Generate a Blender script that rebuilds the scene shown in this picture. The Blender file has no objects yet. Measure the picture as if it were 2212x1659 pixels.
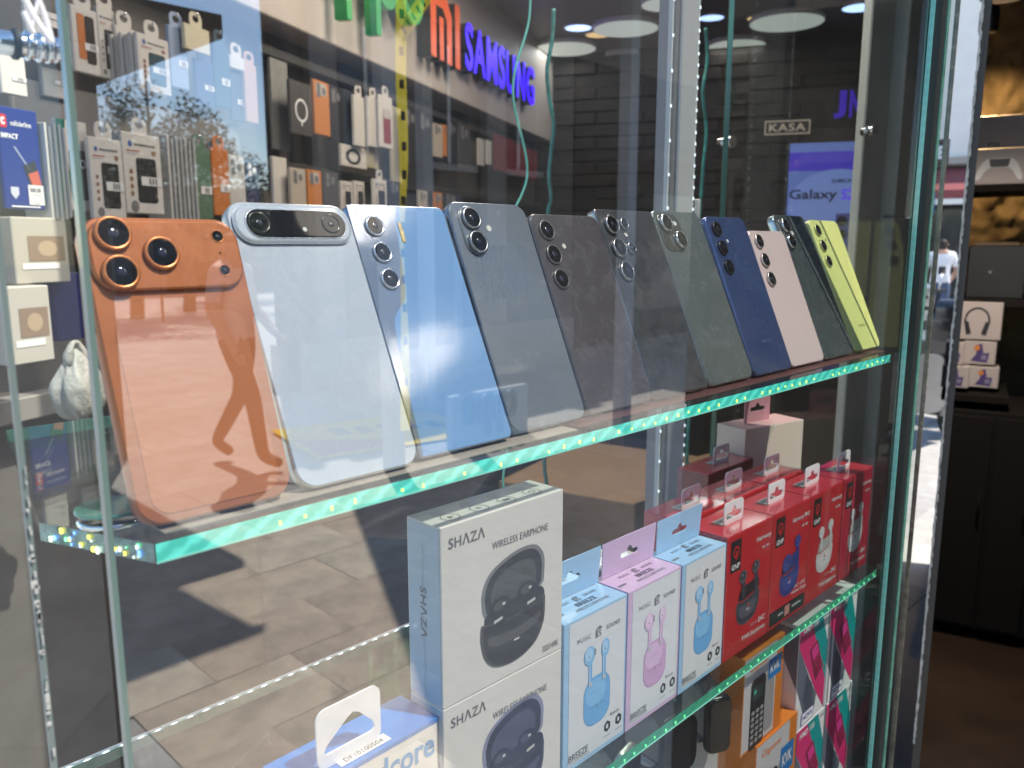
import bpy, bmesh, math, random
from mathutils import Vector, Matrix
R = math.radians
random.seed(7)
sc = bpy.context.scene
C = sc.collection
# ------------------------------------------------------------------ camera
CAMZ = 1.6
W_, H_, F_ = 2212.0, 1659.0, 1750.0          # measuring frame of the photograph
PIT, AZ = R(9.85), R(44.5)
fh = Vector((math.cos(AZ), math.sin(AZ), 0)); rt = Vector((math.sin(AZ), -math.cos(AZ), 0)); zz = Vector((0, 0, 1))
fwd = fh*math.cos(PIT) - zz*math.sin(PIT); upv = zz*math.cos(PIT) + fh*math.sin(PIT)
CO = Vector((0, 0, CAMZ))
cam = bpy.data.cameras.new('camera'); camo = bpy.data.objects.new('camera', cam); C.objects.link(camo)
camo.matrix_world = Matrix(((rt.x, upv.x, -fwd.x, CO.x), (rt.y, upv.y, -fwd.y, CO.y), (rt.z, upv.z, -fwd.z, CO.z), (0, 0, 0, 1)))
cam.sensor_fit = 'HORIZONTAL'; cam.sensor_width = 36; cam.lens = F_/W_*36
cam.clip_start = .01; cam.clip_end = 500
cam.dof.use_dof = True; cam.dof.focus_distance = .56; cam.dof.aperture_fstop = 13
sc.camera = camo
# ------------------------------------------------------------------ sky and sun
SUN_EL = 57.0
sdir = Vector((.47, -.88, 0)).normalized()*math.cos(R(SUN_EL)) + zz*math.sin(R(SUN_EL))   # towards the sun
world = bpy.data.worlds.new('World'); sc.world = world; world.use_nodes = True
nt = world.node_tree
sky = nt.nodes.new('ShaderNodeTexSky'); sky.sky_type = 'NISHITA'; sky.sun_disc = False; sky.ozone_density = 2.6; sky.dust_density = .25; sky.air_density = 1.0
sky.sun_elevation = R(SUN_EL); sky.sun_rotation = math.atan2(sdir.x, sdir.y)
bg = nt.nodes['Background']; bg.inputs[1].default_value = .15
nt.links.new(sky.outputs[0], bg.inputs[0])
sun = bpy.data.lights.new('sun', 'SUN'); sun.energy = 3.6; sun.angle = R(.55); sun.color = (1, .93, .83)
suno = bpy.data.objects.new('sun', sun); C.objects.link(suno)
suno.rotation_euler = sdir.to_track_quat('Z', 'Y').to_euler()
sc.view_settings.view_transform = 'Standard'; sc.view_settings.look = 'None'
sc.view_settings.gamma = 1; sc.view_settings.exposure = .95
sc.render.engine = 'CYCLES'
sc.cycles.use_denoising = True
sc.cycles.max_bounces = 10; sc.cycles.transparent_max_bounces = 24; sc.cycles.glossy_bounces = 4
sc.cycles.caustics_reflective = False; sc.cycles.caustics_refractive = False
sc.cycles.sample_clamp_indirect = 6

# ------------------------------------------------------------------ measuring helpers
def ray(x, y): return fwd + rt*((x - W_/2)/F_) + upv*((H_/2 - y)/F_)
def at(x, y, D): return CO + ray(x, y)*D
def onY(x, y, Y): d = ray(x, y); return CO + d*(Y/d.y)
def onZ(x, y, Z): d = ray(x, y); return CO + d*((Z - CAMZ)/d.z)
WA = R(26.5)
wdir = Vector((math.cos(WA), math.sin(WA), 0)); ndir = Vector((-wdir.y, wdir.x, 0))
def onW(x, y, d):                              # on the side wall with the racks
    r_ = ray(x, y); return CO + r_*(d/r_.dot(ndir))
def onB(x, y, d):                              # on the back wall
    r_ = ray(x, y); return CO + r_*(d/r_.dot(wdir))
YG = .30                                       # front pane
def mir(p): return Vector((p.x, 2*YG - p.y, p.z))

# ------------------------------------------------------------------ materials
MATS = {}
def mat(name, col, rough=.5, metal=0, spec=.5, coat=0, noise=0, nscale=8, bump=0, bscale=60, emit=None, es=0, alpha=None, trans=0, coat_r=.05):
    if name in MATS: return MATS[name]
    m = bpy.data.materials.new(name); m.use_nodes = True; n = m.node_tree
    b = n.nodes['Principled BSDF']
    b.inputs['Base Color'].default_value = (*col, 1); b.inputs['Roughness'].default_value = rough
    b.inputs['Metallic'].default_value = metal; b.inputs['Specular IOR Level'].default_value = spec
    b.inputs['Coat Weight'].default_value = coat; b.inputs['Coat Roughness'].default_value = coat_r
    if trans: b.inputs['Transmission Weight'].default_value = trans
    if emit: b.inputs['Emission Color'].default_value = (*emit, 1); b.inputs['Emission Strength'].default_value = es
    if noise or bump:
        tc = n.nodes.new('ShaderNodeTexCoord')
    if noise:
        t = n.nodes.new('ShaderNodeTexNoise'); t.inputs['Scale'].default_value = nscale; t.inputs['Detail'].default_value = 6
        t.inputs['Roughness'].default_value = .65
        n.links.new(tc.outputs['Object'], t.inputs['Vector'])
        r_ = n.nodes.new('ShaderNodeValToRGB')
        r_.color_ramp.elements[0].position = .3; r_.color_ramp.elements[1].position = .7
        r_.color_ramp.elements[0].color = tuple(max(0, c*(1-noise)) for c in col)+(1,)
        r_.color_ramp.elements[1].color = tuple(min(1, c*(1+noise)) for c in col)+(1,)
        n.links.new(t.outputs['Fac'], r_.inputs[0]); n.links.new(r_.outputs[0], b.inputs['Base Color'])
        mr = n.nodes.new('ShaderNodeMapRange'); mr.inputs[3].default_value = max(0, rough-.12*noise*2); mr.inputs[4].default_value = min(1, rough+.2*noise*2)
        n.links.new(t.outputs['Fac'], mr.inputs[0]); n.links.new(mr.outputs[0], b.inputs['Roughness'])
    if bump:
        t2 = n.nodes.new('ShaderNodeTexNoise'); t2.inputs['Scale'].default_value = bscale; t2.inputs['Detail'].default_value = 5
        n.links.new(tc.outputs['Object'], t2.inputs['Vector'])
        bp = n.nodes.new('ShaderNodeBump'); bp.inputs['Strength'].default_value = bump; bp.inputs['Distance'].default_value = .01
        n.links.new(t2.outputs['Fac'], bp.inputs['Height']); n.links.new(bp.outputs[0], b.inputs['Normal'])
    MATS[name] = m; return m

def glassmat(name, tint, base, boost, rough=0.0, dirt=0):
    """thin pane: clear transmission mixed with a mirror reflection by Fresnel"""
    m = bpy.data.materials.new(name); m.use_nodes = True; n = m.node_tree
    for x in list(n.nodes):
        if x.type != 'OUTPUT_MATERIAL': n.nodes.remove(x)
    out = [x for x in n.nodes if x.type == 'OUTPUT_MATERIAL'][0]
    tr = n.nodes.new('ShaderNodeBsdfTransparent'); tr.inputs[0].default_value = (*tint, 1)
    gl = n.nodes.new('ShaderNodeBsdfGlossy'); gl.inputs['Roughness'].default_value = rough
    ge = n.nodes.new('ShaderNodeNewGeometry'); dt = n.nodes.new('ShaderNodeVectorMath'); dt.operation = 'DOT_PRODUCT'
    n.links.new(ge.outputs['Normal'], dt.inputs[0]); n.links.new(ge.outputs['Incoming'], dt.inputs[1])
    ab = n.nodes.new('ShaderNodeMath'); ab.operation = 'ABSOLUTE'; n.links.new(dt.outputs['Value'], ab.inputs[0])
    om = n.nodes.new('ShaderNodeMath'); om.operation = 'SUBTRACT'; om.inputs[0].default_value = 1; n.links.new(ab.outputs[0], om.inputs[1])
    fr = n.nodes.new('ShaderNodeMath'); fr.operation = 'POWER'; fr.inputs[1].default_value = 5; n.links.new(om.outputs[0], fr.inputs[0])
    ma = n.nodes.new('ShaderNodeMath'); ma.operation = 'MULTIPLY_ADD'; ma.inputs[1].default_value = boost; ma.inputs[2].default_value = base
    ma.use_clamp = True
    mx = n.nodes.new('ShaderNodeMixShader')
    n.links.new(fr.outputs[0], ma.inputs[0]); n.links.new(ma.outputs[0], mx.inputs[0])
    n.links.new(tr.outputs[0], mx.inputs[1]); n.links.new(gl.outputs[0], mx.inputs[2])
    last = mx
    if dirt:
        df = n.nodes.new('ShaderNodeBsdfDiffuse'); df.inputs[0].default_value = (.75, .75, .72, 1)
        tc = n.nodes.new('ShaderNodeTexCoord'); t = n.nodes.new('ShaderNodeTexNoise'); t.inputs['Scale'].default_value = 9; t.inputs['Detail'].default_value = 9
        t.inputs['Roughness'].default_value = .75
        n.links.new(tc.outputs['Object'], t.inputs['Vector'])
        mr = n.nodes.new('ShaderNodeMapRange'); mr.inputs[1].default_value = .42; mr.inputs[2].default_value = .8; mr.inputs[3].default_value = 0.002; mr.inputs[4].default_value = dirt
        n.links.new(t.outputs['Fac'], mr.inputs[0])
        m2 = n.nodes.new('ShaderNodeMixShader'); n.links.new(mr.outputs[0], m2.inputs[0])
        n.links.new(mx.outputs[0], m2.inputs[1]); n.links.new(df.outputs[0], m2.inputs[2]); last = m2
    n.links.new(last.outputs[0], out.inputs[0]); MATS[name] = m; return m

def phonemat(name, col, rough=.25, dust=.0, metal=0, coat=.6):
    """glass or plastic back with fine dust and wiped smears lying on it"""
    m = mat(name, col, rough, metal, .5, coat, coat_r=.08)
    if dust:
        n = m.node_tree; b = n.nodes['Principled BSDF']
        tc = n.nodes.new('ShaderNodeTexCoord')
        t1 = n.nodes.new('ShaderNodeTexNoise'); t1.inputs['Scale'].default_value = 60; t1.inputs['Detail'].default_value = 8; t1.inputs['Roughness'].default_value = .7; t1.inputs['Distortion'].default_value = .6
        t2 = n.nodes.new('ShaderNodeTexNoise'); t2.inputs['Scale'].default_value = 620; t2.inputs['Detail'].default_value = 2
        for t in (t1, t2): n.links.new(tc.outputs['Object'], t.inputs['Vector'])
        a = n.nodes.new('ShaderNodeMapRange'); a.inputs[1].default_value = .4; a.inputs[2].default_value = .8; a.inputs[4].default_value = dust*.55
        c_ = n.nodes.new('ShaderNodeMapRange'); c_.inputs[1].default_value = .665; c_.inputs[2].default_value = .73; c_.inputs[4].default_value = min(.6, dust*2.2)
        n.links.new(t1.outputs['Fac'], a.inputs[0]); n.links.new(t2.outputs['Fac'], c_.inputs[0])
        mx = n.nodes.new('ShaderNodeMath'); mx.operation = 'MAXIMUM'; n.links.new(a.outputs[0], mx.inputs[0]); n.links.new(c_.outputs[0], mx.inputs[1])
        mc = n.nodes.new('ShaderNodeMix'); mc.data_type = 'RGBA'; mc.inputs[6].default_value = (*col, 1); mc.inputs[7].default_value = (.55, .54, .5, 1)
        n.links.new(mx.outputs[0], mc.inputs[0]); n.links.new(mc.outputs[2], b.inputs['Base Color'])
        r_ = n.nodes.new('ShaderNodeMapRange'); r_.inputs[2].default_value = dust*1.3; r_.inputs[3].default_value = rough; r_.inputs[4].default_value = min(1, rough+.45)
        n.links.new(mx.outputs[0], r_.inputs[0]); n.links.new(r_.outputs[0], b.inputs['Roughness'])
    return m

def tilemat(name, c1, c2, mortar, sx, sy, vary=.25, bump=.4, mortar_size=.02, rough=.7, offset=.5):
    m = bpy.data.materials.new(name); m.use_nodes = True; n = m.node_tree; b = n.nodes['Principled BSDF']
    tc = n.nodes.new('ShaderNodeTexCoord'); br = n.nodes.new('ShaderNodeTexBrick')
    br.inputs['Color1'].default_value = (*c1, 1); br.inputs['Color2'].default_value = (*c2, 1); br.inputs['Mortar'].default_value = (*mortar, 1)
    br.inputs['Scale'].default_value = 1; br.inputs['Brick Width'].default_value = sx; br.inputs['Row Height'].default_value = sy
    br.inputs['Mortar Size'].default_value = mortar_size*sy; br.offset = offset; br.inputs['Mortar Smooth'].default_value = .3
    n.links.new(tc.outputs['Object'], br.inputs['Vector'])
    t = n.nodes.new('ShaderNodeTexNoise'); t.inputs['Scale'].default_value = 3.5; t.inputs['Detail'].default_value = 9; t.inputs['Roughness'].default_value = .7
    n.links.new(tc.outputs['Object'], t.inputs['Vector'])
    mr = n.nodes.new('ShaderNodeMapRange'); mr.inputs[1].default_value = .3; mr.inputs[2].default_value = .7; mr.inputs[3].default_value = 1-vary; mr.inputs[4].default_value = 1+vary
    n.links.new(t.outputs['Fac'], mr.inputs[0])
    mx = n.nodes.new('ShaderNodeVectorMath'); mx.operation = 'SCALE'; n.links.new(br.outputs['Color'], mx.inputs[0]); n.links.new(mr.outputs[0], mx.inputs['Scale'])
    n.links.new(mx.outputs[0], b.inputs['Base Color']); b.inputs['Roughness'].default_value = rough
    bp = n.nodes.new('ShaderNodeBump'); bp.inputs['Strength'].default_value = bump; bp.inputs['Distance'].default_value = .02
    ad = n.nodes.new('ShaderNodeMath'); ad.operation = 'SUBTRACT'; n.links.new(t.outputs['Fac'], ad.inputs[0]); n.links.new(br.outputs['Fac'], ad.inputs[1])
    n.links.new(ad.outputs[0], bp.inputs['Height']); n.links.new(bp.outputs[0], b.inputs['Normal'])
    MATS[name] = m; return m

GLASS = glassmat('front_pane_glass', (.96, .98, .97), .30, .45, 0, .012)
GLASS2 = glassmat('shelf_glass', (.90, .96, .94), .045, .7, .01, .02)
GLASS3 = glassmat('side_pane_glass', (.88, .94, .92), .06, .6)
FILM = glassmat('clear_film', (.97, .97, .97), .06, .8, .06)
CHROME = mat('chrome', (.75, .76, .78), .12, 1)
STEEL = mat('brushed_aluminium', (.62, .63, .64), .32, 1, noise=.06, nscale=40)
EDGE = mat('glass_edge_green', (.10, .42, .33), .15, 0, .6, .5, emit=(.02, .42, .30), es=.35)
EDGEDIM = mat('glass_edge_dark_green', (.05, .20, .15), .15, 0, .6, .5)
LEDM = mat('led_warm_green', (.8, 1, .3), .3, emit=(.72, .95, .08), es=1.0)
LEDW = mat('led_white', (.9, .95, 1), .3, emit=(.85, .93, 1), es=6)
WHITE = mat('white_card', (.78, .77, .75), .45, noise=.03, nscale=20)
CREAM = mat('cream_card', (.74, .71, .66), .35, 0, .5, .25, noise=.03, nscale=12)
BLACKP = mat('black_print', (.018, .018, .02), .4)
GREYP = mat('grey_print', (.17, .165, .16), .4)
LGREYP = mat('light_grey_print', (.42, .42, .43), .4)
SILVERP = mat('silver_print', (.55, .55, .56), .35)
WHITEP = mat('white_print', (.82, .82, .82), .4)
LENS = mat('lens_black', (.005, .005, .006), .03, 0, .16, 0)
LENSB = mat('lens_inner', (.012, .014, .03), .1, 0, .6, .3)

# ------------------------------------------------------------------ mesh helpers
def obj(name, me, m=None, parent=None, loc=None, rot=None):
    if m is not None and not me.materials:
        for x in (m if isinstance(m, (list, tuple)) else [m]): me.materials.append(x)
    o = bpy.data.objects.new(name, me); C.objects.link(o)
    if parent: o.parent = parent
    if loc is not None: o.location = loc
    if rot is not None: o.rotation_euler = rot
    return o
def tag(o, label, cat, group=None):
    o['label'] = label; o['category'] = cat
    if group: o['group'] = group
    return o
def thing(name, label, cat, loc=(0, 0, 0), rot=(0, 0, 0), group=None):
    o = bpy.data.objects.new(name, None); C.objects.link(o); o.location = loc
    o.rotation_euler = rot if isinstance(rot, tuple) else (0, 0, rot); o.empty_display_size = .02
    return tag(o, label, cat, group)
def struct(o): o['kind'] = 'structure'; return o
def mesh(verts, faces, smooth=False, mi=None):
    me = bpy.data.meshes.new('m'); me.from_pydata([tuple(v) for v in verts], [], faces); me.validate(); me.update()
    if smooth: me.polygons.foreach_set('use_smooth', [True]*len(me.polygons))
    if mi: me.polygons.foreach_set('material_index', mi)
    return me
def boxm(x0, x1, y0, y1, z0, z1, bev=0, seg=2):
    bm = bmesh.new()
    v = [bm.verts.new(p) for p in ((x0,y0,z0),(x1,y0,z0),(x1,y1,z0),(x0,y1,z0),(x0,y0,z1),(x1,y0,z1),(x1,y1,z1),(x0,y1,z1))]
    for f in ((0,3,2,1),(4,5,6,7),(0,1,5,4),(1,2,6,5),(2,3,7,6),(3,0,4,7)): bm.faces.new([v[i] for i in f])
    if bev: bmesh.ops.bevel(bm, geom=bm.edges[:], offset=bev, segments=seg, affect='EDGES', profile=.5)
    me = bpy.data.meshes.new('m'); bm.to_mesh(me); bm.free(); return me
def join(ms, smooth=False):
    bm = bmesh.new()
    for m in ms: bm.from_mesh(m)
    me = bpy.data.meshes.new('m'); bm.to_mesh(me); bm.free()
    if smooth: me.polygons.foreach_set('use_smooth', [True]*len(me.polygons))
    return me
def rrp(cx, cy, w, h, r, n=6):
    r = min(r, w/2-1e-6, h/2-1e-6); P = []
    for (sx, sy, a0) in ((1, 1, 0), (-1, 1, 90), (-1, -1, 180), (1, -1, 270)):
        for i in range(n+1):
            a = R(a0 + 90*i/n); P.append((cx+sx*(w/2-r)+r*math.cos(a), cy+sy*(h/2-r)+r*math.sin(a)))
    return P
def ell(cx, cy, rx, ry, n=28): return [(cx+rx*math.cos(2*math.pi*i/n), cy+ry*math.sin(2*math.pi*i/n)) for i in range(n)]
def slab(cx, cz, w, h, r, y0, t, bev=.001, n=8):
    """rounded-rectangle plate in the xz plane from y0 to y0+t with rounded rims"""
    V = []; Fc = []; rings = []
    for (ins, yy) in ((bev, 0), (bev*.3, bev*.3), (0, bev), (0, t-bev), (bev*.3, t-bev*.3), (bev, t)):
        k = len(V); P = rrp(cx, cz, w-2*ins, h-2*ins, max(r-ins, 1e-4), n); V += [(x, y0+yy, z) for x, z in P]; rings.append((k, len(P)))
    N = rings[0][1]
    for a, b in zip(rings[:-1], rings[1:]):
        for i in range(N):
            j = (i+1) % N; Fc.append((a[0]+i, b[0]+i, b[0]+j, a[0]+j))
    Fc.append(tuple(rings[0][0]+i for i in range(N))); Fc.append(tuple(rings[-1][0]+i for i in reversed(range(N))))
    me = mesh(V, Fc); me.polygons.foreach_set('use_smooth', [len(p.vertices) == 4 for p in me.polygons]); return me
def lathe(prof, n=28, axis='y', c=(0, 0, 0)):
    V = []; Fc = []
    for (r, h) in prof:
        for i in range(n):
            a = 2*math.pi*i/n; u, v = r*math.cos(a), r*math.sin(a)
            V.append({'y': (c[0]+u, c[1]+h, c[2]+v), 'z': (c[0]+u, c[1]+v, c[2]+h), 'x': (c[0]+h, c[1]+u, c[2]+v)}[axis])
    for k in range(len(prof)-1):
        for i in range(n):
            j = (i+1) % n; Fc.append((k*n+i, k*n+j, (k+1)*n+j, (k+1)*n+i))
    for k, rv in ((0, True), (len(prof)-1, False)):
        if prof[k][0] > 1e-5: Fc.append(tuple(k*n+i for i in (reversed(range(n)) if rv else range(n))))
    me = mesh(V, Fc); bm = bmesh.new(); bm.from_mesh(me); bmesh.ops.remove_doubles(bm, verts=bm.verts, dist=1e-6); bmesh.ops.recalc_face_normals(bm, faces=bm.faces); bm.to_mesh(me); bm.free()
    me.polygons.foreach_set('use_smooth', [len(p.vertices) == 4 for p in me.polygons]); return me
def tube(pts, r, n=8, closed=False):
    pts = [Vector(p) for p in pts]; V = []; Fc = []; N = len(pts)
    rs = r if isinstance(r, (list, tuple)) else [r]*N
    t0 = (pts[1]-pts[0]).normalized(); a = Vector((0, 0, 1)) if abs(t0.z) < .9 else Vector((1, 0, 0)); u = t0.cross(a).normalized()
    for k, p in enumerate(pts):
        t = (pts[min(k+1, N-1)]-pts[max(k-1, 0)]).normalized() if not closed else (pts[(k+1) % N]-pts[k-1]).normalized()
        u = (u - t*u.dot(t)).normalized(); v = t.cross(u)
        for i in range(n):
            q = 2*math.pi*i/n; V.append(p+(u*math.cos(q)+v*math.sin(q))*rs[k])
    for k in range(N if closed else N-1):
        for i in range(n):
            j = (i+1) % n; k2 = (k+1) % N; Fc.append((k*n+i, k*n+j, k2*n+j, k2*n+i))
    if not closed: Fc.append(tuple(reversed(range(n)))); Fc.append(tuple((N-1)*n+i for i in range(n)))
    return mesh(V, Fc, True)
def smoothpts(P, k=6):
    P = [Vector(p) for p in P]; out = []
    for i in range(len(P)-1):
        p0, p1, p2, p3 = P[max(i-1, 0)], P[i], P[i+1], P[min(i+2, len(P)-1)]
        for j in range(k):
            t = j/k; out.append(.5*((2*p1)+(p2-p0)*t+(2*p0-5*p1+4*p2-p3)*t*t+(3*p1-p0-3*p2+p3)*t**3))
    return out+[P[-1]]
def curve2d(loops, ext=0):
    cu = bpy.data.curves.new('c', 'CURVE'); cu.dimensions = '2D'; cu.fill_mode = 'BOTH'; cu.extrude = ext
    for L in loops:
        s = cu.splines.new('POLY'); s.points.add(len(L)-1); s.use_cyclic_u = True
        for p, q in zip(s.points, L): p.co = (q[0], q[1], 0, 1)
    o = bpy.data.objects.new('c', cu); me = bpy.data.meshes.new_from_object(o); bpy.data.objects.remove(o); bpy.data.curves.remove(cu)
    return me
TXC = {}
def textmesh(s, bold=0, spacing=1, ext=0, shear=0):
    k = (s, bold, spacing, ext, shear)
    if k not in TXC:
        cu = bpy.data.curves.new('t', 'FONT'); cu.body = s; cu.size = 1; cu.offset = bold; cu.space_character = spacing; cu.resolution_u = 3; cu.extrude = ext; cu.shear = shear
        o = bpy.data.objects.new('t', cu); me = bpy.data.meshes.new_from_object(o); bpy.data.objects.remove(o); bpy.data.curves.remove(cu)
        TXC[k] = me
    return TXC[k].copy()
FACE = {'F': Matrix(((1,0,0,0),(0,0,-1,0),(0,1,0,0),(0,0,0,1))), 'T': Matrix.Identity(4), 'L': Matrix(((0,0,-1,0),(-1,0,0,0),(0,1,0,0),(0,0,0,1)))}
def place(me, face, off):
    """flat xy mesh -> front (x,z at y=off), top (x,y at z=off) or left side (-y,z at x=off)"""
    me.transform(FACE[face])
    me.transform(Matrix.Translation({'F': (0, off, 0), 'T': (0, 0, off), 'L': (off, 0, 0)}[face])); return me
def bounds(me):
    xs = [v.co.x for v in me.vertices]; ys = [v.co.y for v in me.vertices]; return min(xs), max(xs), min(ys), max(ys)
def txt(parent, s, cx, cy, w, h, m, face='F', off=-.0003, bold=0.0, spacing=1, rot=0, ext=0, name='lettering', shear=0):
    me = textmesh(s, bold, spacing, ext, shear); x0, x1, y0, y1 = bounds(me)
    sx = w/(x1-x0) if w else None; sy = h/(y1-y0) if h else sx
    if sx is None: sx = sy
    sz = 1 if not ext else (sx+sy)/2
    me.transform(Matrix.Translation((cx, cy, 0)) @ Matrix.Rotation(R(rot), 4, 'Z') @ Matrix.Diagonal((sx, sy, sz, 1)) @ Matrix.Translation((-(x0+x1)/2, -(y0+y1)/2, 0)))
    return obj(name, place(me, face, off), m, parent)
def flat(parent, name, loops, m, face='F', off=-.0003, ext=0):
    if not isinstance(loops[0][0], (tuple, list)): loops = [loops]
    return obj(name, place(curve2d(loops, ext), face, off), m, parent)
def rect(x0, x1, y0, y1): return [(x0, y0), (x1, y0), (x1, y1), (x0, y1)]
def copy_tree(o, parent=None):
    c = o.copy(); C.objects.link(c); c.parent = parent
    for ch in o.children: copy_tree(ch, c)
    return c
def eurohole(cx, cy, s=1.0):
    """hanging slot with a rounded bump in the middle"""
    P = [(-13,-3.2),(13,-3.2),(15.3,-2.2),(16.2,0),(15.3,2.2),(13,3.2),(6.5,3.2),(4.8,4.2),(4,6.5),(2,8.2),(0,8.6),(-2,8.2),(-4,6.5),(-4.8,4.2),(-6.5,3.2),(-13,3.2),(-15.3,2.2),(-16.2,0),(-15.3,-2.2)]
    return [(cx+x*s/1000, cy+y*s/1000) for x, y in P]
# ================================================================== THE SETTING
PAVE = tilemat('street_paving', (.48, .46, .43), (.42, .40, .37), (.40, .37, .34), .8, .4, .22, .3, .03, .75)
BRECCIA = mat('breccia_stone', (.40, .31, .23), .6, noise=.32, nscale=5, bump=.15, bscale=25)
PAVERM = [mat('paver_%s' % k, c, .72, noise=.30 if 'warm' in k else .16, nscale=5 if 'warm' in k else 7, bump=.25, bscale=40) for k, c in (('grey', (.45, .435, .41)), ('pale', (.52, .50, .47)), ('dark', (.39, .375, .355)), ('warm', (.60, .50, .385)), ('warm_rose', (.55, .45, .35)), ('warm_sand', (.63, .55, .43)))]
def plane(x0, x1, y0, y1, z): return mesh([(x0,y0,z),(x1,y0,z),(x1,y1,z),(x0,y1,z)], [(0,1,2,3)])
ground = struct(obj('pavement', plane(-60, 120, -90, 60, 0), PAVE))
# slabs that can be told apart: the passage beside the window and the strip before it
pv = [boxm(-.2992, .2992, -.1992, .1992, -.02, .007, .0012, 1) for _ in range(6)]
for me, m in zip(pv, PAVERM): me.materials.append(m)
for i in range(14):
    for j in range(-11, 9):
        x = .9 + i*.6 + (.3 if j % 2 else 0); y = j*.4 + .1
        if y > 3.2 or (y < -3.5 and x > 6) or x < .5 and y > -.4: continue
        k = random.choice((3, 4, 5)) if (j in (0, -1) or (-9 <= j <= -2 and x < 4.2)) else random.choice((0, 0, 1, 2))
        o = obj('paver', pv[k], None, ground, (x, y, random.uniform(0, .003))); o.rotation_euler = (random.uniform(-.004, .004), random.uniform(-.004, .004), 0)
struct(ground)

# ---- shop room (its walls stand at an angle to the front pane)
ROOM = 1.5; BACK = 5.15; CEIL = CAMZ + 1.16
def prism(P, z0, z1):
    n = len(P); V = [(x, y, z0) for x, y in P]+[(x, y, z1) for x, y in P]
    return mesh(V, [tuple(reversed(range(n))), tuple(range(n, 2*n))]+[(i, (i+1) % n, n+(i+1) % n, n+i) for i in range(n)])
def wall_box(name, origin, rotz, w, d, h, m):
    return struct(obj(name, boxm(0, w, 0, d, 0, h), m, None, origin, (0, 0, rotz)))
RACKM = mat('rack_panel', (.115, .105, .095), .55, noise=.15, nscale=6)
w0 = wdir*.9 + ndir*(ROOM+.02)
side_wall = wall_box('wall_left', (w0.x, w0.y, 0), WA, 4.6, .12, CEIL, RACKM)
BRICK = tilemat('dark_stone_cladding', (.026, .020, .014), (.018, .014, .010), (.008, .006, .005), .30, .075, .45, .5, .05, .8)
b0 = wdir*BACK + ndir*(ROOM+.1)
# the brick texture is laid out in the wall's own x and z
def upright(m):
    n = m.node_tree
    for br in [x for x in n.nodes if x.type == 'TEX_BRICK']:
        src = br.inputs['Vector'].links[0].from_socket; mp = n.nodes.new('ShaderNodeMapping'); mp.inputs['Rotation'].default_value = (R(-90), 0, 0)
        n.links.new(src, mp.inputs[0]); n.links.new(mp.outputs[0], br.inputs['Vector'])
upright(BRICK)
back_wall = wall_box('wall_back', (b0.x, b0.y, 0), WA-R(90), 2.28, .12, CEIL, BRICK)
# single stones standing proud of the cladding
stm = boxm(-.143, .143, -.02, .02, -.034, .034, .006, 1); stm.materials.append(mat('cladding_stone', (.024, .018, .013), .85, noise=.6, nscale=9, bump=.5, bscale=30))
for i in range(7):
    for j in range(17, 36):
        if random.random() < .25: continue
        o = obj('stone', stm, None, back_wall, (.18+i*.30+(.15 if j % 2 else 0), .008-random.random()*.010, j*.075+.0375))
CEILM = mat('ceiling_paint', (.13, .105, .10), .5, noise=.05)
cen = wdir*2.9
ceiling = struct(obj('ceiling', prism([(1.3, -.17), (5.25, -.66), (5.25, 1.62), (1.3, 1.62)], 0, .06), CEILM, None, (0, 0, CEIL), (0, 0, WA)))
FLOORM = mat('shop_floor', (.10, .08, .065), .35, noise=.2, nscale=4)
struct(obj('floor', prism([(1.0, -.13), (5.2, -.65), (5.2, 1.5), (.9, 1.5), (.55, .55)], 0, .024), FLOORM, None, (0, 0, 0), (0, 0, WA)))
# partition closing the shop off from the passage: runs away behind the grey pillar
pb_dir = R(19.6); pa = Vector((math.cos(R(19.3)), math.sin(R(19.3)), 0))*2.15
struct(obj('partition_wall', boxm(0, 3.1, 0, .09, 0, CEIL), mat('partition_paint', (.22, .21, .20), .6), None, (pa.x, pa.y, 0), (0, 0, pb_dir)))

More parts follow.
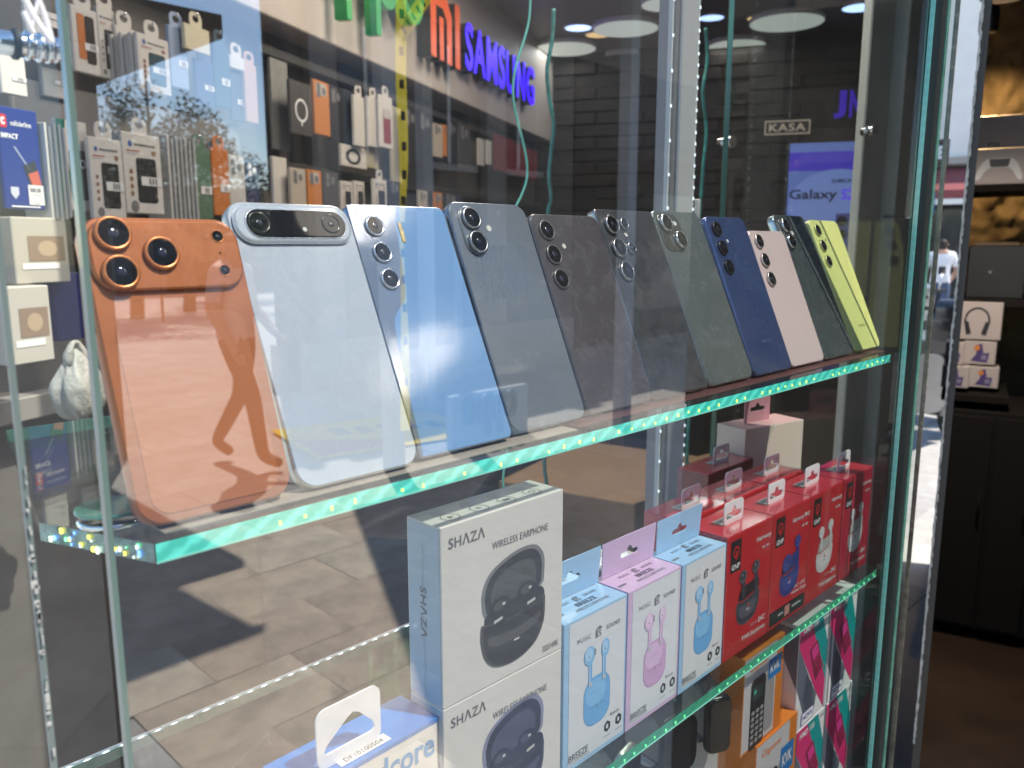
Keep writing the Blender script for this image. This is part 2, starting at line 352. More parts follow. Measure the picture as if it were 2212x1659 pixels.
# ---- fascia above the racks with the three brand signs
FASC = mat('fascia_paint', (.52, .46, .41), .5, noise=.04, nscale=3)
fo = wdir*.9 + ndir*(ROOM-.10)
struct(obj('fascia', boxm(0, 4.4, 0, .12, CAMZ+.63, CEIL, .004, 1), FASC, None, (fo.x, fo.y, 0), (0, 0, WA)))
def wall_thing(name, label, cat, px, py, d=ROOM-.1, group=None):
    p = onW(px, py, d); return thing(name, label, cat, p, WA, group), p
def wspan(x0, x1, y0, y1, d):
    """photo box on the rack wall -> base point, width, height"""
    a = onW(x0, (y0+y1)/2, d); b = onW(x1, (y0+y1)/2, d); xm = (x0+x1)/2
    t = onW(xm, y0, d); u = onW(xm, y1, d); return a, (b-a).length, t.z-u.z, u.z
DS = ROOM-.10
def sign_letters(word, label, x0, x1, yb0, h_m, face_m, side_m, bold=.03, stretch=None):
    a = onW(x0, yb0, DS-.055); b = onW(x1, yb0, DS-.055); wd = (b-a).length
    t = thing('brand_sign', label, 'sign', (a.x, a.y, a.z), WA)
    me = textmesh(word, bold, 1.10); bx = bounds(me)
    sx = wd/(bx[1]-bx[0]); sy = h_m/(bx[3]-bx[2])
    # each letter a raised box letter: measure advance from growing substrings
    pos = 0
    for i, ch in enumerate(word):
        full = bounds(textmesh(word[:i+1], bold, 1.10)); one = textmesh(ch, bold, 1.10, .5); ob = bounds(one)
        xoff = full[1]-ob[1]
        body = one; body.transform(Matrix.Translation((xoff-bx[0], -bx[2], -.5))); body.transform(Matrix.Diagonal((sx, sy, .05, 1)))
        o = obj('letter', place(body, 'F', .003), side_m, t)
        fl = textmesh(ch, bold, 1.10); fl.transform(Matrix.Translation((xoff-bx[0], -bx[2], 0))); fl.transform(Matrix.Diagonal((sx, sy, 1, 1)))
        obj('letter_face', place(fl, 'F', -.0005), face_m, o)
    return t
SIDEM = mat('sign_side_black', (.012, .012, .013), .4)
sign_letters('SAMSUNG', 'glowing deep blue box letters in a long row on the grey fascia', 1006, 1152, 148, .20, mat('sign_blue', (.02, .01, .6), .4, emit=(.035, .0, 1.0), es=1.6), SIDEM, .022)
OPG = mat('sign_green', (.01, .30, .06), .35, emit=(.0, .30, .05), es=.12)
zo = onW(903, 66, DS-.06).z; a = onW(690, 30, DS-.06); t = thing('brand_sign', 'green rounded box letters of a phone brand at the top edge of the fascia', 'sign', (a.x, a.y, zo), WA)
def uloc(px): return (onW(px, 30, DS-.06)-a).dot(wdir)
for kind, x0, x1 in (('o', 690, 728), ('p', 736, 792), ('p', 800, 852), ('o', 858, 905)):
    u0, u1 = uloc(x0), uloc(x1); cx, rx = (u0+u1)/2, (u1-u0)/2
    me2 = [curve2d([ell(cx, .115, rx, .115, 36), ell(cx, .115, rx*.66, .078, 36)], .022)]
    if kind == 'p': me2.append(curve2d([rect(u0, u0+rx*.38, -.10, .14)], .0225))
    o = obj('letter', place(join(me2), 'F', .0), OPG, t); obj('letter_back', place(curve2d([ell(cx+.02, .115, rx*.97, .11, 36)], .03), 'F', .056), SIDEM, o)
ORM = mat('sign_orange', (.75, .11, .02), .35, emit=(.8, .1, .01), es=.15)
a = onW(931, 118, DS-.06); t = thing('brand_sign', 'two orange box letters with black sides next to the blue letters', 'sign', a, WA)
for k, P in enumerate(([(0, 0), (.055, 0), (.055, .20), (.125, .20), (.165, .165), (.165, 0), (.22, 0), (.22, .19), (.16, .255), (0, .255)], rect(.088, .132, 0, .165), rect(.255, .31, 0, .255))):
    o = obj('letter', place(curve2d([P], .03), 'F', .03), SIDEM, t); flat(o, 'letter_face', P, ORM, 'F', -.0012)

# ---- ceiling lamps
DISCM = mat('lamp_disc', (.7, .72, .68), .5, emit=(.55, .60, .54), es=.42)
DISCD = mat('lamp_disc_unlit', (.30, .29, .28), .5)
def on_ceiling(px, py): return onZ(px, py, CEIL)
def ceil_disc(px, py, rpx, m, label, lamp=None, col=(1, 1, 1)):
    p = on_ceiling(px, py); q = on_ceiling(px+rpx, py); r_ = (q-p).length
    t = thing('ceiling_lamp', label, 'lamp', (p.x, p.y, CEIL-.03), 0, 'round ceiling lamps')
    obj('lamp_body', lathe([(r_*.985, .028), (r_, .02), (r_, .004), (r_*.985, 0)], 36, 'z'), mat('lamp_body_white', (.6, .6, .58), .5), t)
    obj('diffuser', lathe([(.0, -.002), (r_*.96, -.002), (r_*.96, .004)], 36, 'z'), m, t)
    if lamp:
        l = bpy.data.lights.new('lamp_light', 'AREA'); l.shape = 'DISK'; l.size = r_*1.8; l.energy = lamp; l.color = col
        lo = bpy.data.objects.new('lamp_light', l); C.objects.link(lo); lo.parent = t; lo.location = (0, 0, -.012)
ceil_disc(1221, 95, 68, DISCM, 'round white ceiling lamp right above the blue letters', .8)
ceil_disc(1352, 50, 72, DISCM, 'large round white ceiling lamp left of the steel post', 1)
ceil_disc(1352, 118, 60, DISCD, 'unlit round ceiling lamp just left of the steel post')
ceil_disc(1592, 88, 62, DISCM, 'round white ceiling lamp just right of the steel post', .8)
ceil_disc(1700, 36, 80, DISCM, 'round white ceiling lamp at the top right of the steel post', .8)
ceil_disc(1715, 100, 62, DISCD, 'dim round ceiling lamp in front of the dark stone wall')
ceil_disc(1440, -4, 55, DISCM, 'round white ceiling lamp cut by the top of the picture', 1)
for k, (u_, n_, e_) in enumerate(((1.55, .35, 9), (2.35, .75, 9), (3.2, .85, 4))):  # added unseen lamps that brighten the rack wall
    q = CO + wdir*u_ + ndir*n_; px_ = q
    t = thing('ceiling_lamp', ('nearest', 'second', 'third')[k]+' added round lamp over the rack aisle, above the picture', 'lamp', (q.x, q.y, CEIL-.03), 0, 'round ceiling lamps')
    obj('lamp_body', lathe([(.197, .028), (.2, .02), (.2, .004), (.197, 0)], 36, 'z'), MATS['lamp_body_white'], t); obj('diffuser', lathe([(.0, -.002), (.192, -.002), (.192, .004)], 36, 'z'), DISCM, t)
    l = bpy.data.lights.new('lamp_light', 'AREA'); l.shape = 'DISK'; l.size = .36; l.energy = e_; l.color = (1, .87, .74); lo = bpy.data.objects.new('lamp_light', l); C.objects.link(lo); lo.parent = t; lo.location = (0, 0, -.012)
def spot(px, py, rpx, col, es, label):
    p = on_ceiling(px, py); r_ = (on_ceiling(px+rpx, py)-p).length
    t = thing('downlight', label, 'lamp', (p.x, p.y, CEIL-.008), 0, 'small ceiling downlights')
    obj('bezel', lathe([(r_*1.18, .007), (r_*1.18, 0), (r_*1.02, -.002), (r_*1.0, .003)], 24, 'z'), STEEL, t)
    obj('bulb', lathe([(0, -.001), (r_, -.001), (r_, .005)], 24, 'z'), mat('bulb_%d' % (px), col, .4, emit=col, es=es), t)
CB, CY = (.42, .58, 1.0), (1.0, .68, .30)
for a_ in ((1249, 57, 28, CB, 1.7, 'bluish downlight beside the white lamp above the blue letters'), (1537, 35, 26, CB, 1.3, 'bluish downlight right next to the steel post'),
           (1856, 13, 34, CB, 1.6, 'bluish downlight at the top beside the grey pillar'), (1546, 106, 24, CY, 1.5, 'warm downlight right of the steel post'),
           (1830, 91, 28, CY, 1.4, 'warm downlight left of the grey pillar'), (1292, 72, 26, CY, .5, 'faint warm downlight between two white lamps'),
           (1905, 135, 24, CY, .5, 'pale warm downlight at the grey pillar'), (1640, 36, 24, CY, .8, 'warm downlight under the top right white lamp'),
           (1795, 88, 26, (.25, .28, .7), .5, 'faint violet downlight in the dark ceiling')): spot(*a_)

# ---- back wall: framed name sign, screen, blue letters
def back_thing(name, label, cat, px, py, d=BACK-.03): return thing(name, label, cat, onB(px, py, d), WA-R(90))
def bsize(x0, x1, y0, y1, d=BACK-.03):
    ym = (y0+y1)/2; return (onB(x1, ym, d)-onB(x0, ym, d)).length, onB((x0+x1)/2, y0, d).z-onB((x0+x1)/2, y1, d).z
w, h = bsize(1650, 1748, 258, 288)
t = back_thing('name_sign', 'small framed sign with four pale letters on the dark stone wall', 'sign', 1651, 292)
PALE = mat('sign_pale', (.55, .45, .36), .5, emit=(.62, .48, .36), es=.18)
obj('panel', boxm(0, w, .004, .03, 0, h), mat('sign_dark', (.03, .025, .02), .5), t)
flat(t, 'frame', [rect(0, w, 0, h), rect(.006, w-.006, .006, h-.006)], PALE, 'F', .002, .003)
txt(t, 'KASA', w/2, h/2, w*.80, h*.56, PALE, 'F', -.002, .012, 1.1)
w, h = bsize(1688, 1915, 300, 640)
t = back_thing('display_screen', 'tall blue advertising screen on the dark stone wall', 'screen', 1684, 640)
obj('casing', boxm(0, w, .004, .05, 0, h, .004, 1), mat('screen_casing', (.01, .01, .012), .4), t)
def scr(c, e): return mat('screen_%d_%d_%d' % tuple(int(v*99) for v in c), c, .4, emit=c, es=e*.72)
flat(t, 'screen_picture', rect(.012, w-.012, .012, h-.012), scr((.10, .15, .42), .62), 'F', .002)
flat(t, 'screen_band', rect(.012, w-.012, h*.81, h*.93), scr((.055, .035, .42), .62), 'F', .0012)
flat(t, 'screen_arc', ell(w*.5, h*.60, w*.46, h*.22, 40), scr((.15, .21, .50), .62), 'F', .0009)
DKT = mat('screen_dark_text', (.01, .012, .04), .5)
txt(t, 'SAMSUNG', w*.56, h*.745, w*.24, .022, DKT, 'F', .0004, .02)
txt(t, 'Galaxy', w*.27, h*.655, w*.46, .072, DKT, 'F', .0004, .02)
txt(t, 'S26 Ultra', w*.79, h*.66, w*.50, .06, scr((.10, .03, .75), .8), 'F', .0004, .02)
for k in range(5): flat(t, 'screen_line', rect(w*.12, w*(.32+.05*(k % 3)), h*(.50-.07*k), h*(.515-.07*k)), scr((.2, .26, .5), .5), 'F', .0004)
flat(t, 'screen_photo', rect(w*.5, w*.72, h*.05, h*.54), scr((.05, .06, .2), .5), 'F', .0007)
flat(t, 'screen_photo', rect(w*.73, w*.97, h*.05, h*.54), scr((.22, .08, .5), .6), 'F', .0007)
for k in range(3): flat(t, 'screen_lens', ell(w*.56, h*(.49-.085*k), .03, .03), DKT, 'F', .0004); flat(t, 'screen_lens', ell(w*.65, h*(.49-.085*k), .014, .014), DKT, 'F', .0004)
w, h = bsize(1797, 1897, 195, 255)
t = back_thing('letter_sign', 'dim violet blue letters above the blue screen', 'sign', 1797, 256)
for k, ch in enumerate('JNC'): txt(t, ch, w*(.16+.34*k), h/2, w*.27, h, mat('sign_violet', (.05, .02, .5), .4, emit=(.05, .012, .55), es=.28), 'F', 0, .04, ext=.012, name='letter')
# red notice and dark column by the back wall, slatted stacks
p = onB(1467, 150, BACK-.05); tag(obj('notice', boxm(0, .07, 0, .03, -.1, .08, .003, 1), mat('notice_red', (.25, .02, .03), .5), None, p, (0, 0, WA-R(90))), 'small red notice by the steel post high on the stone wall', 'notice')
# ================================================================== THE GLASS CASE
S1, S2, S3 = CAMZ-.1194, CAMZ-.370, CAMZ-.655
YB = .593
CHX, CHY = -.206, .501                          # direction of the angled left end
def shelf(z, label, xl, xr, yf, yb, th, lit, led_m, led_n):
    k = (yb-yf)/CHY
    P = [(xl, yf), (xr, yf), (xr+.115, yb), (xl+.015, yb), (xl-.0245, yf+.0615)]
    t = thing('glass_shelf', label, 'shelf', (0, 0, z))
    obj('glass_plate', prism(P, -th+.0004, 0), GLASS2, t)
    # front edge and bevel emit green, in place of strip light caught in glass
    e1 = obj('front_edge', mesh([(xl, yf-.0006, -th), (xr, yf-.0006, -th), (xr, yf-.0006, 0), (xl, yf-.0006, 0)], [(0, 1, 2, 3)]), lit, t)
    e = P[4]
    obj('end_edge', mesh([(xl-.0004, yf, -th), (e[0]-.0004, e[1], -th), (e[0]-.0004, e[1], 0), (xl-.0004, yf, 0)], [(3, 2, 1, 0)]), mat('end_edge_glass', (.16, .30, .26), .08, 0, .8, 1, noise=.8, nscale=190), t)
    obj('back_edge', mesh([(P[3][0], yb+.0005, -th), (P[2][0], yb+.0005, -th), (P[2][0], yb+.0005, 0), (P[3][0], yb+.0005, 0)], [(3, 2, 1, 0)]), EDGEDIM, t)
    obj('bevel_line', boxm(xl, xr, yf-.0011, yf-.0004, -th-.0002, -th+.0006), mat('bevel_glow', (.25, .6, .5), .2, emit=(.15, .55, .42), es=.2), t)
    if led_n:
        lm = boxm(-.0006, .0006, -.0004, .0003, -.0012, .0012); lm.materials.append(led_m)
        for i in range(led_n):
            if random.random() < .3: continue
            obj('led', lm, None, t, (xl+.012+(xr-xl-.02)*i/(led_n-1)+random.uniform(-.0012, .0012), yf-.0009, -th*random.uniform(.5, .72))).scale = (random.uniform(.7, 1.2), 1, random.uniform(.6, 1.15))
    return t
# streaked emission put into glass edges, imitating the strip light they catch
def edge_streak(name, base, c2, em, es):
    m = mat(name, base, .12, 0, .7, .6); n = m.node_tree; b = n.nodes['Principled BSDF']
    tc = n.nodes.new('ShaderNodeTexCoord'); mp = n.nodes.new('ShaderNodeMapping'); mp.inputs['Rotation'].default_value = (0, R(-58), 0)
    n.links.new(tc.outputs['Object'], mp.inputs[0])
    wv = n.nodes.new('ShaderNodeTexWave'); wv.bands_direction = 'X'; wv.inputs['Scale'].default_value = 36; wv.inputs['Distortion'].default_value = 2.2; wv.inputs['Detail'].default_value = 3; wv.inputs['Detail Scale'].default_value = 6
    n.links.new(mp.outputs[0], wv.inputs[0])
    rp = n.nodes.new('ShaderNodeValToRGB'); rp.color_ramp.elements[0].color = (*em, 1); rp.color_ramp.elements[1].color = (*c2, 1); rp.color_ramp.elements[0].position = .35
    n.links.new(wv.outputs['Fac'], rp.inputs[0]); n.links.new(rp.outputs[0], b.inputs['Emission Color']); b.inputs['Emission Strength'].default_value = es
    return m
EDGE_A = edge_streak('glow_glass_edge', (.06, .42, .34), (.12, .78, .66), (.01, .40, .31), .55)
EDGE_B = edge_streak('glow_glass_edge_soft', (.05, .32, .20), (.05, .30, .20), (.015, .13, .085), .25)
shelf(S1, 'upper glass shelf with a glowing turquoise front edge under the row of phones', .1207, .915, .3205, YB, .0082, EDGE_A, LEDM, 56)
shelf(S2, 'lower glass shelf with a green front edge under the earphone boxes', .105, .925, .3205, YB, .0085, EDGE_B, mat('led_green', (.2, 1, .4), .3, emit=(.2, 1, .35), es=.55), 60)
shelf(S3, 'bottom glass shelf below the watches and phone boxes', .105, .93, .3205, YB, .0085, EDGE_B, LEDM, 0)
# white light strip along the back edge of the lower shelf
t = thing('light_strip', 'string of small white lights along the back of the lower shelf', 'light strip', (.08, YB+.003, S2-.004))
obj('strip_tape', boxm(0, .44, 0, .0025, -.004, .004), mat('strip_tape', (.6, .6, .58), .5), t)
lm = boxm(-.0018, .0018, -.0012, 0, -.0015, .0015); lm.materials.append(LEDW)
for i in range(34): obj('led', lm, None, t, (.008+i*.0128, -.0002, .001))
# panes
def pane(name, label, p0, p1, z0, z1, th, m, edge0=None, edge1=None):
    p0, p1 = Vector((*p0, 0)), Vector((*p1, 0)); L = (p1-p0).length; a = math.atan2(p1.y-p0.y, p1.x-p0.x)
    t = thing(name, label, 'glass pane', (p0.x, p0.y, z0), a)
    obj('glass_sheet', mesh([(0, 0, 0), (L, 0, 0), (L, 0, z1-z0), (0, 0, z1-z0)], [(0, 1, 2, 3)]), m, t)
    for e, x in ((edge0, 0), (edge1, L)):
        if e: obj('polished_edge', boxm(x-.0010, x+.0010, -th/2, th/2, 0, z1-z0), e, t)
    return t
Z0, Z1 = .55, 2.35
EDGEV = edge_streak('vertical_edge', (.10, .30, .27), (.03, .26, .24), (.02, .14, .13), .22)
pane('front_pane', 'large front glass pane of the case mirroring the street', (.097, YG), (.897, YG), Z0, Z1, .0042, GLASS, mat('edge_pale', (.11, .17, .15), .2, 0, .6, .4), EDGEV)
lf = Vector((.094, YG, 0)); le = lf + Vector((CHX, CHY, 0)).normalized()*.105
pane('side_pane', 'angled glass pane closing the left end of the case', (lf.x, lf.y), (le.x, le.y), Z0, Z1, .008, GLASS3, None, mat('edge_pale2', (.25, .36, .32), .2))
pane('side_pane', 'glass pane closing the right end of the case', (.918, .309), (1.03, .60), Z0, Z1, .008, GLASS3, EDGEDIM, EDGEDIM)
# second, thicker sheet edge at the right with dark seal between
t = thing('door_pane', 'thick upright glass edge with dark seal at the right end of the case', 'glass pane', (.917, .294, Z0))
obj('seal', boxm(-.010, .002, 0, .008, 0, Z1-Z0), mat('black_seal', (.012, .015, .014), .5), t)
obj('glass_edge', boxm(.0035, .0105, -.001, .007, 0, Z1-Z0), mat('edge_mid', (.10, .24, .19), .12, 0, .7, .6, noise=.3, nscale=60), t)
obj('glass_sheet', mesh([(.011, .003, 0), (.050, .006, 0), (.050, .006, Z1-Z0), (.011, .003, Z1-Z0)], [(0, 1, 2, 3)]), GLASS3, t)
obj('outer_edge', boxm(.050, .0522, .003, .0075, 0, Z1-Z0), mat('edge_brown', (.13, .12, .09), .2, 0, .6, .3, noise=.5, nscale=80), t)
# chipped paint on the left edge of the front pane
random.seed(3)
ch = []
for i in range(40):
    z = CAMZ-.075-abs(random.gauss(.055, .03)); s = random.uniform(.0003, .0010)
    ch.append(boxm(.0722+random.uniform(-.0012, .0012)-s/2, .0722+s/2, YG-.0012, YG-.0006, z, z+s*random.uniform(1, 4)))
o = obj('paint_chips', join(ch), mat('chip_white', (.42, .42, .39), .6)); o['kind'] = 'stuff'; tag(o, 'flaking white paint along the left glass edge', 'paint')
tag(obj('glass_strip', boxm(.0713, .0732, YG, YG+.002, Z0, Z1), mat('strip_glass', (.14, .18, .17), .3, 0, .5, .2)), 'narrow upright glass strip at the far left edge', 'glass strip')
# case base, head, posts
DK = mat('case_dark', (.05, .045, .042), .6, noise=.1)
tag(obj('case_plinth', boxm(.06, 1.02, .31, .66, .0, .55, .004, 1), DK), 'dark plinth under the glass case', 'plinth')
t = thing('steel_post', 'grey aluminium post standing behind the shelves with white lights', 'post', (.945, .62, 0))
obj('profile', boxm(0, .040, 0, .03, 0, Z1, .002, 1), mat('post_grey', (.50, .50, .51), .35, .2, noise=.04, nscale=30), t); obj('side_profile', boxm(-.011, -.0006, .004, .03, 0, Z1, .001, 1), mat('dark_alu', (.22, .22, .23), .4, .3), t)
lm = boxm(-.0009, .0009, -.0009, .0009, -.002, .002, .0004, 1); lm.materials.append(mat('led_post', (.9, .95, 1), .3, emit=(.8, .9, 1), es=.7))
st = obj('led_tape', boxm(.0405, .044, .002, .009, .7, Z1), mat('led_tape', (.55, .57, .58), .5), t); st2 = obj('led_tape', boxm(-.0145, -.0115, .006, .012, .7, Z1), mat('led_tape', (.5, .5, .5), .5), t)
for i in range(95):
    z = .95+i*.0145; obj('led', lm, None, st, (.0425, .0012, z))
    if i % 3 == 0: obj('led', lm, None, st2, (-.013, .0052, z))
wr = smoothpts([onY(1506, 380, .618), onY(1512, 430, .616), onY(1515, 480, .616), onY(1508, 520, .616), onY(1504, 560, .617)]); obj('wire', tube(wr, .0008, 6), mat('wire_red', (.45, .16, .12), .5), t)
obj('connector', boxm(.046, .054, -.004, .002, 1.6+.03, 1.6+.06, .001, 1), mat('plug_white', (.65, .64, .6), .5), t)
# grey pillar at the right with a rough joint
PILM = mat('pillar_grey', (.42, .43, .40), .6, noise=.1, nscale=10, bump=.1)
pl = onY(1852, 494, .74); t = thing('grey_pillar', 'grey painted pillar behind the right end of the case', 'pillar', (pl.x, .74, 0))
obj('shaft', boxm(0, .13, 0, .02, 0, CEIL, .003, 1), PILM, t); obj('face_strip', boxm(.131, .30, -.03, .01, 0, CAMZ+.06, .003, 1), mat('pillar_grey2', (.34, .355, .345), .55, noise=.08), t)
obj('face_strip', boxm(.131, .30, -.03, .01, CAMZ+.0635, CEIL, .003, 1), MATS['pillar_grey2'], t)
obj('rough_joint', tube([(.1305+random.uniform(-.001, .001), -.004, .6+i*.02) for i in range(90)], .002, 6), mat('joint_filler', (.4, .4, .37), .8), t)
def knob(px, py, Y, r, label, ln=.03):
    p = onY(px, py, Y); t = thing('standoff_knob', label, 'knob', p, (0, 0, R(-14)), 'chrome knobs')
    obj('cap', lathe([(0, -.002), (r*.9, -.002), (r, 0), (r, .008), (r*.94, .009)], 28, 'y'), CHROME, t)
    obj('stem', lathe([(r*.75, .009), (r*.75, .013), (r*.9, .0135), (r*.9, ln)], 28, 'y'), mat('chrome_dark', (.45, .46, .47), .2, 1), t)
knob(1582, 306, .78, .011, 'chrome knob floating left of the framed sign'); knob(1889, 281, .71, .0115, 'chrome knob on the grey pillar', .028)
# thin teal cable behind the shelves, plus two copies modelled as its reflections
TEAL = mat('teal_cable', (.14, .50, .40), .4, 0, .5, .3); TEALD = mat('teal_cable_reflection', (.04, .22, .18), .4, noise=.6, nscale=70)
def cable(pix, Y, r, m, label):
    return tag(obj('hanging_cable', tube(smoothpts([onY(x, y, Y) for x, y in pix], 7), r, 8), m), label, 'cable', 'teal cables')
cable([(1146, -20), (1143, 40), (1131, 90), (1115, 140), (1108, 190), (1113, 240), (1128, 300), (1138, 350), (1137, 390), (1125, 425), (1112, 455), (1106, 520), (1108, 700), (1100, 900), (1094, 985), (1087, 1030), (1090, 1075), (1098, 1130)], .66, .0014, TEAL, 'bright thin teal cable winding down from the blue letters')
cable([(1196, 20), (1192, 90), (1182, 150), (1186, 210), (1196, 270), (1190, 330), (1186, 380), (1190, 430), (1183, 480), (1182, 700), (1176, 980), (1180, 1040), (1186, 1110)], .85, .0030, TEALD, 'modelled reflection of the teal cable, right of the bright one')
cable([(1524, 60), (1528, 130), (1518, 200), (1526, 280), (1520, 350), (1514, 430), (1508, 520), (1500, 700), (1488, 900), (1484, 1000), (1492, 1060)], .88, .0036, TEALD, 'modelled reflection of the teal cable, just right of the steel post')
# chrome shelf bracket and white vinyl at the top left
a, b = onY(-30, 86, .345), onY(128, 98, .345); d = b-a
t = thing('chrome_bracket', 'chrome rod with rings at the top left corner', 'bracket', a, (0, 0, math.atan2(d.y, d.x)))
L = d.length; obj('rod', lathe([(0, 0), (.0042, 0), (.0042, L*.86), (.0036, L*.87), (.0036, L*.9), (.0046, L*.91), (.0046, L), (0, L)], 24, 'x'), CHROME, t)
for k in (.32, .5, .66, .78): obj('ring', lathe([(.0046, L*k), (.0054, L*k+.0006), (.0054, L*k+.002), (.0046, L*k+.0026)], 24, 'x'), CHROME if k > .4 else mat('rubber_black', (.01, .01, .01), .6), t)
def vinyl(pts, w):
    P = smoothpts([onY(x, y, YG-.0008) for x, y in pts], 6); return tube(P, w, 4)
o = obj('vinyl_mark', join([vinyl([(50, -8), (75, 40), (100, 75), (113, 92)], .0011), vinyl([(80, -8), (95, 30), (105, 60), (113, 92)], .0009), vinyl([(50, 25), (62, 50), (74, 72)], .0008), vinyl([(66, 70), (78, 20), (84, -8)], .0006)]), WHITEP)
tag(o, 'white curved vinyl lines on the glass at the top left', 'vinyl sticker')
p = onZ(243, 1108, S1+.004); t = thing('cable_grommet', 'round chrome rimmed glass disc on the upper shelf behind the orange phone', 'grommet', (p.x, p.y, S1+.0002)); t.scale = (.56, .56, .56)
obj('rim', lathe([(.024, 0), (.0255, .001), (.0255, .0035), (.024, .005), (.021, .005), (.0205, .001)], 36, 'z'), CHROME, t)
obj('cover', lathe([(0, .009), (.025, .009), (.0262, .0102), (.0262, .0122), (.025, .0134), (0, .0134)], 36, 'z'), GLASS2, t); obj('cover_edge', lathe([(.0264, .0098), (.0266, .0112), (.0264, .0126)], 36, 'z'), EDGEDIM, t)
obj('stem', lathe([(.008, .004), (.008, .0092)], 16, 'z'), CHROME, t)
tag(obj('phone_rest', boxm(.205, .93, .408, .414, .0003, .052, .001, 1), mat('rest_acrylic', (.05, .05, .05), .3), None, (0, 0, S1)), 'long dark bar the phones lean back against', 'stand')

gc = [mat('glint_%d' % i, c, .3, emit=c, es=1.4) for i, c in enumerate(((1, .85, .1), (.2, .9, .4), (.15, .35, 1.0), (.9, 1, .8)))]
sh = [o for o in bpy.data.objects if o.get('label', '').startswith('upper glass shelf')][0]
for i in range(26):                              # glowing specks set in for light broken up in the polished end
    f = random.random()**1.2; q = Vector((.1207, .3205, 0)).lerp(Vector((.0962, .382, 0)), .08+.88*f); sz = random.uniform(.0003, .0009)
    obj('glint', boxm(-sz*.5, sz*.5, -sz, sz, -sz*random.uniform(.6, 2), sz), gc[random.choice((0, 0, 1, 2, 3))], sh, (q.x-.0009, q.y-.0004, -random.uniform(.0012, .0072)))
tag(obj('shelf_liner', boxm(.40, .935, .332, .349, 0, .0006), mat('liner_maroon', (.10, .035, .03), .5), None, (0, 0, S1+.0001)), 'thin maroon strip lying under the dark phones', 'strip')
tag(obj('shelf_liner', boxm(.128, .395, .3285, .343, 0, .0006), mat('liner_cream', (.36, .31, .24), .5), None, (0, 0, S1+.0001)), 'thin cream strip lying under the left phones', 'strip')
# ================================================================== PHONES
def lens(parent, cx, cz, r, ring_m, out=.0022, name='camera_lens', flash=False, y=0.0):
    o = obj(name, lathe([(r*.80, -out+.0002), (r*.86, -out-.0001), (r*.96, -out), (r, -out+.0005), (r*1.02, .0003)], 32, 'y', (cx, y, cz)), ring_m, parent)
    if flash: obj('flash_glass', lathe([(0, -out), (r*.8, -out), (r*.82, -out+.0003)], 20, 'y', (cx, y, cz)), mat('flash_pale', (.75, .74, .66), .2, 0, .6, .6), o)
    else:
        obj('lens_glass', lathe([(0, -out+.0001), (r*.82, -out+.0001), (r*.84, -out+.0005)], 32, 'y', (cx, y, cz)), LENS, o)
        obj('lens_core', lathe([(r*.10, -out-.00005), (r*.28, -out-.00005), (r*.30, -out+.0001)], 24, 'y', (cx, y, cz)), LENSB, o)
    return o
def phone(label, x, w, h, lean, y, body_m, frame_m, r=.0095, t=.0078, bev=.0009, rz=0):
    th = thing('smartphone', label, 'phone', (x, y, S1+t*math.sin(R(lean))+.0002), (R(-lean), 0, R(rz)), 'phones in a row on the upper shelf')
    obj('frame', slab(w/2, h/2, w, h, r, .0004, t, bev), frame_m, th)
    b = obj('back_panel', slab(w/2, h/2, w-.0012, h-.0012, r-.0006, 0, t*.5, .0005), body_m, th)
    obj('screen', slab(w/2, h/2, w-.003, h-.003, r-.001, t-.0002, .0008, .0003), LENS, th)
    return th, b
def side_keys(th, w, h, m, zs):
    for z0, z1 in zs: obj('side_button', boxm(-.0005, .0003, .003, .0052, z0, z1, .0002, 1), m, th)
Y3 = .341
# 1 orange phone
OR = phonemat('orange_metal', (.42, .125, .030), .34, .02, .35, .25); ORG = phonemat('orange_glass', (.46, .135, .028), .42, .02, 0, .3)
w, h = .0715, .136
th, b = phone('orange phone with a wide raised camera plate, leftmost of the row', .1195, w, h, 19.5, .331, OR, OR, .0115, .0085, .0016)
pl = obj('camera_plate', slab(w/2, h-.0185, w-.0036, .0325, .0105, -.0026, .0030, .0011), OR, th)
ring = mat('orange_ring', (.55, .19, .06), .3, .5)
for cx, cz in ((.0125, h-.0095), (.0125, h-.0268), (.0315, h-.0185)): lens(th, cx, cz, .0078, ring, .0024, y=-.0026)
lens(th, w-.0118, h-.0100, .0032, ring, .0003, 'flash_lamp', y=-.0026); lens(th, w-.0118, h-.0266, .0030, ring, .0003, 'sensor_window', y=-.0026); lens(th, w-.0122, h-.0182, .0006, ring, .0002, 'microphone_hole', y=-.0026)
obj('glass_inset', slab(w/2, .0475, w-.0125, .087, .0085, -.0004, .001, .0003), ORG, th)
side_keys(th, w, h, OR, ((.085, .091), (.096, .106), (.109, .119)))
# 2 pale phone with a camera bar
PB = phonemat('pale_blue_glass', (.50, .56, .63), .22, .015, 0, .5); AL = mat('pale_gold_frame', (.70, .66, .58), .3, .7)
w, h = .0735, .1515
th, b = phone('pale sky blue phone with one black pill shaped camera bar', .1945, w, h, 24.6, .332, PB, AL, .0105, .0066)
obj('camera_plateau', slab(w/2, h-.0135, w-.004, .0215, .0098, -.0022, .0027, .0020), PB, th)
cb = obj('camera_bar', slab(w/2+.001, h-.0135, w-.0150, .0155, .0077, -.0034, .0016, .0005), LENS, th)
obj('bar_rim', slab(w/2+.001, h-.0135, w-.0136, .0169, .0083, -.0027, .0010, .0004), mat('bar_rim', (.72, .72, .72), .2, .9), th)
lens(th, .0150, h-.0135, .0062, mat('lens_ring_black', (.02, .02, .022), .2, .3), .0004, y=-.0034); lens(th, w-.016, h-.0135, .0058, MATS['lens_ring_black'], .0003, 'camera_lens', y=-.0034)
lens(th, w*.55, h-.0170, .0014, mat('flash_ring', (.5, .5, .48), .3), .0002, 'flash_lamp', True, y=-.0034)
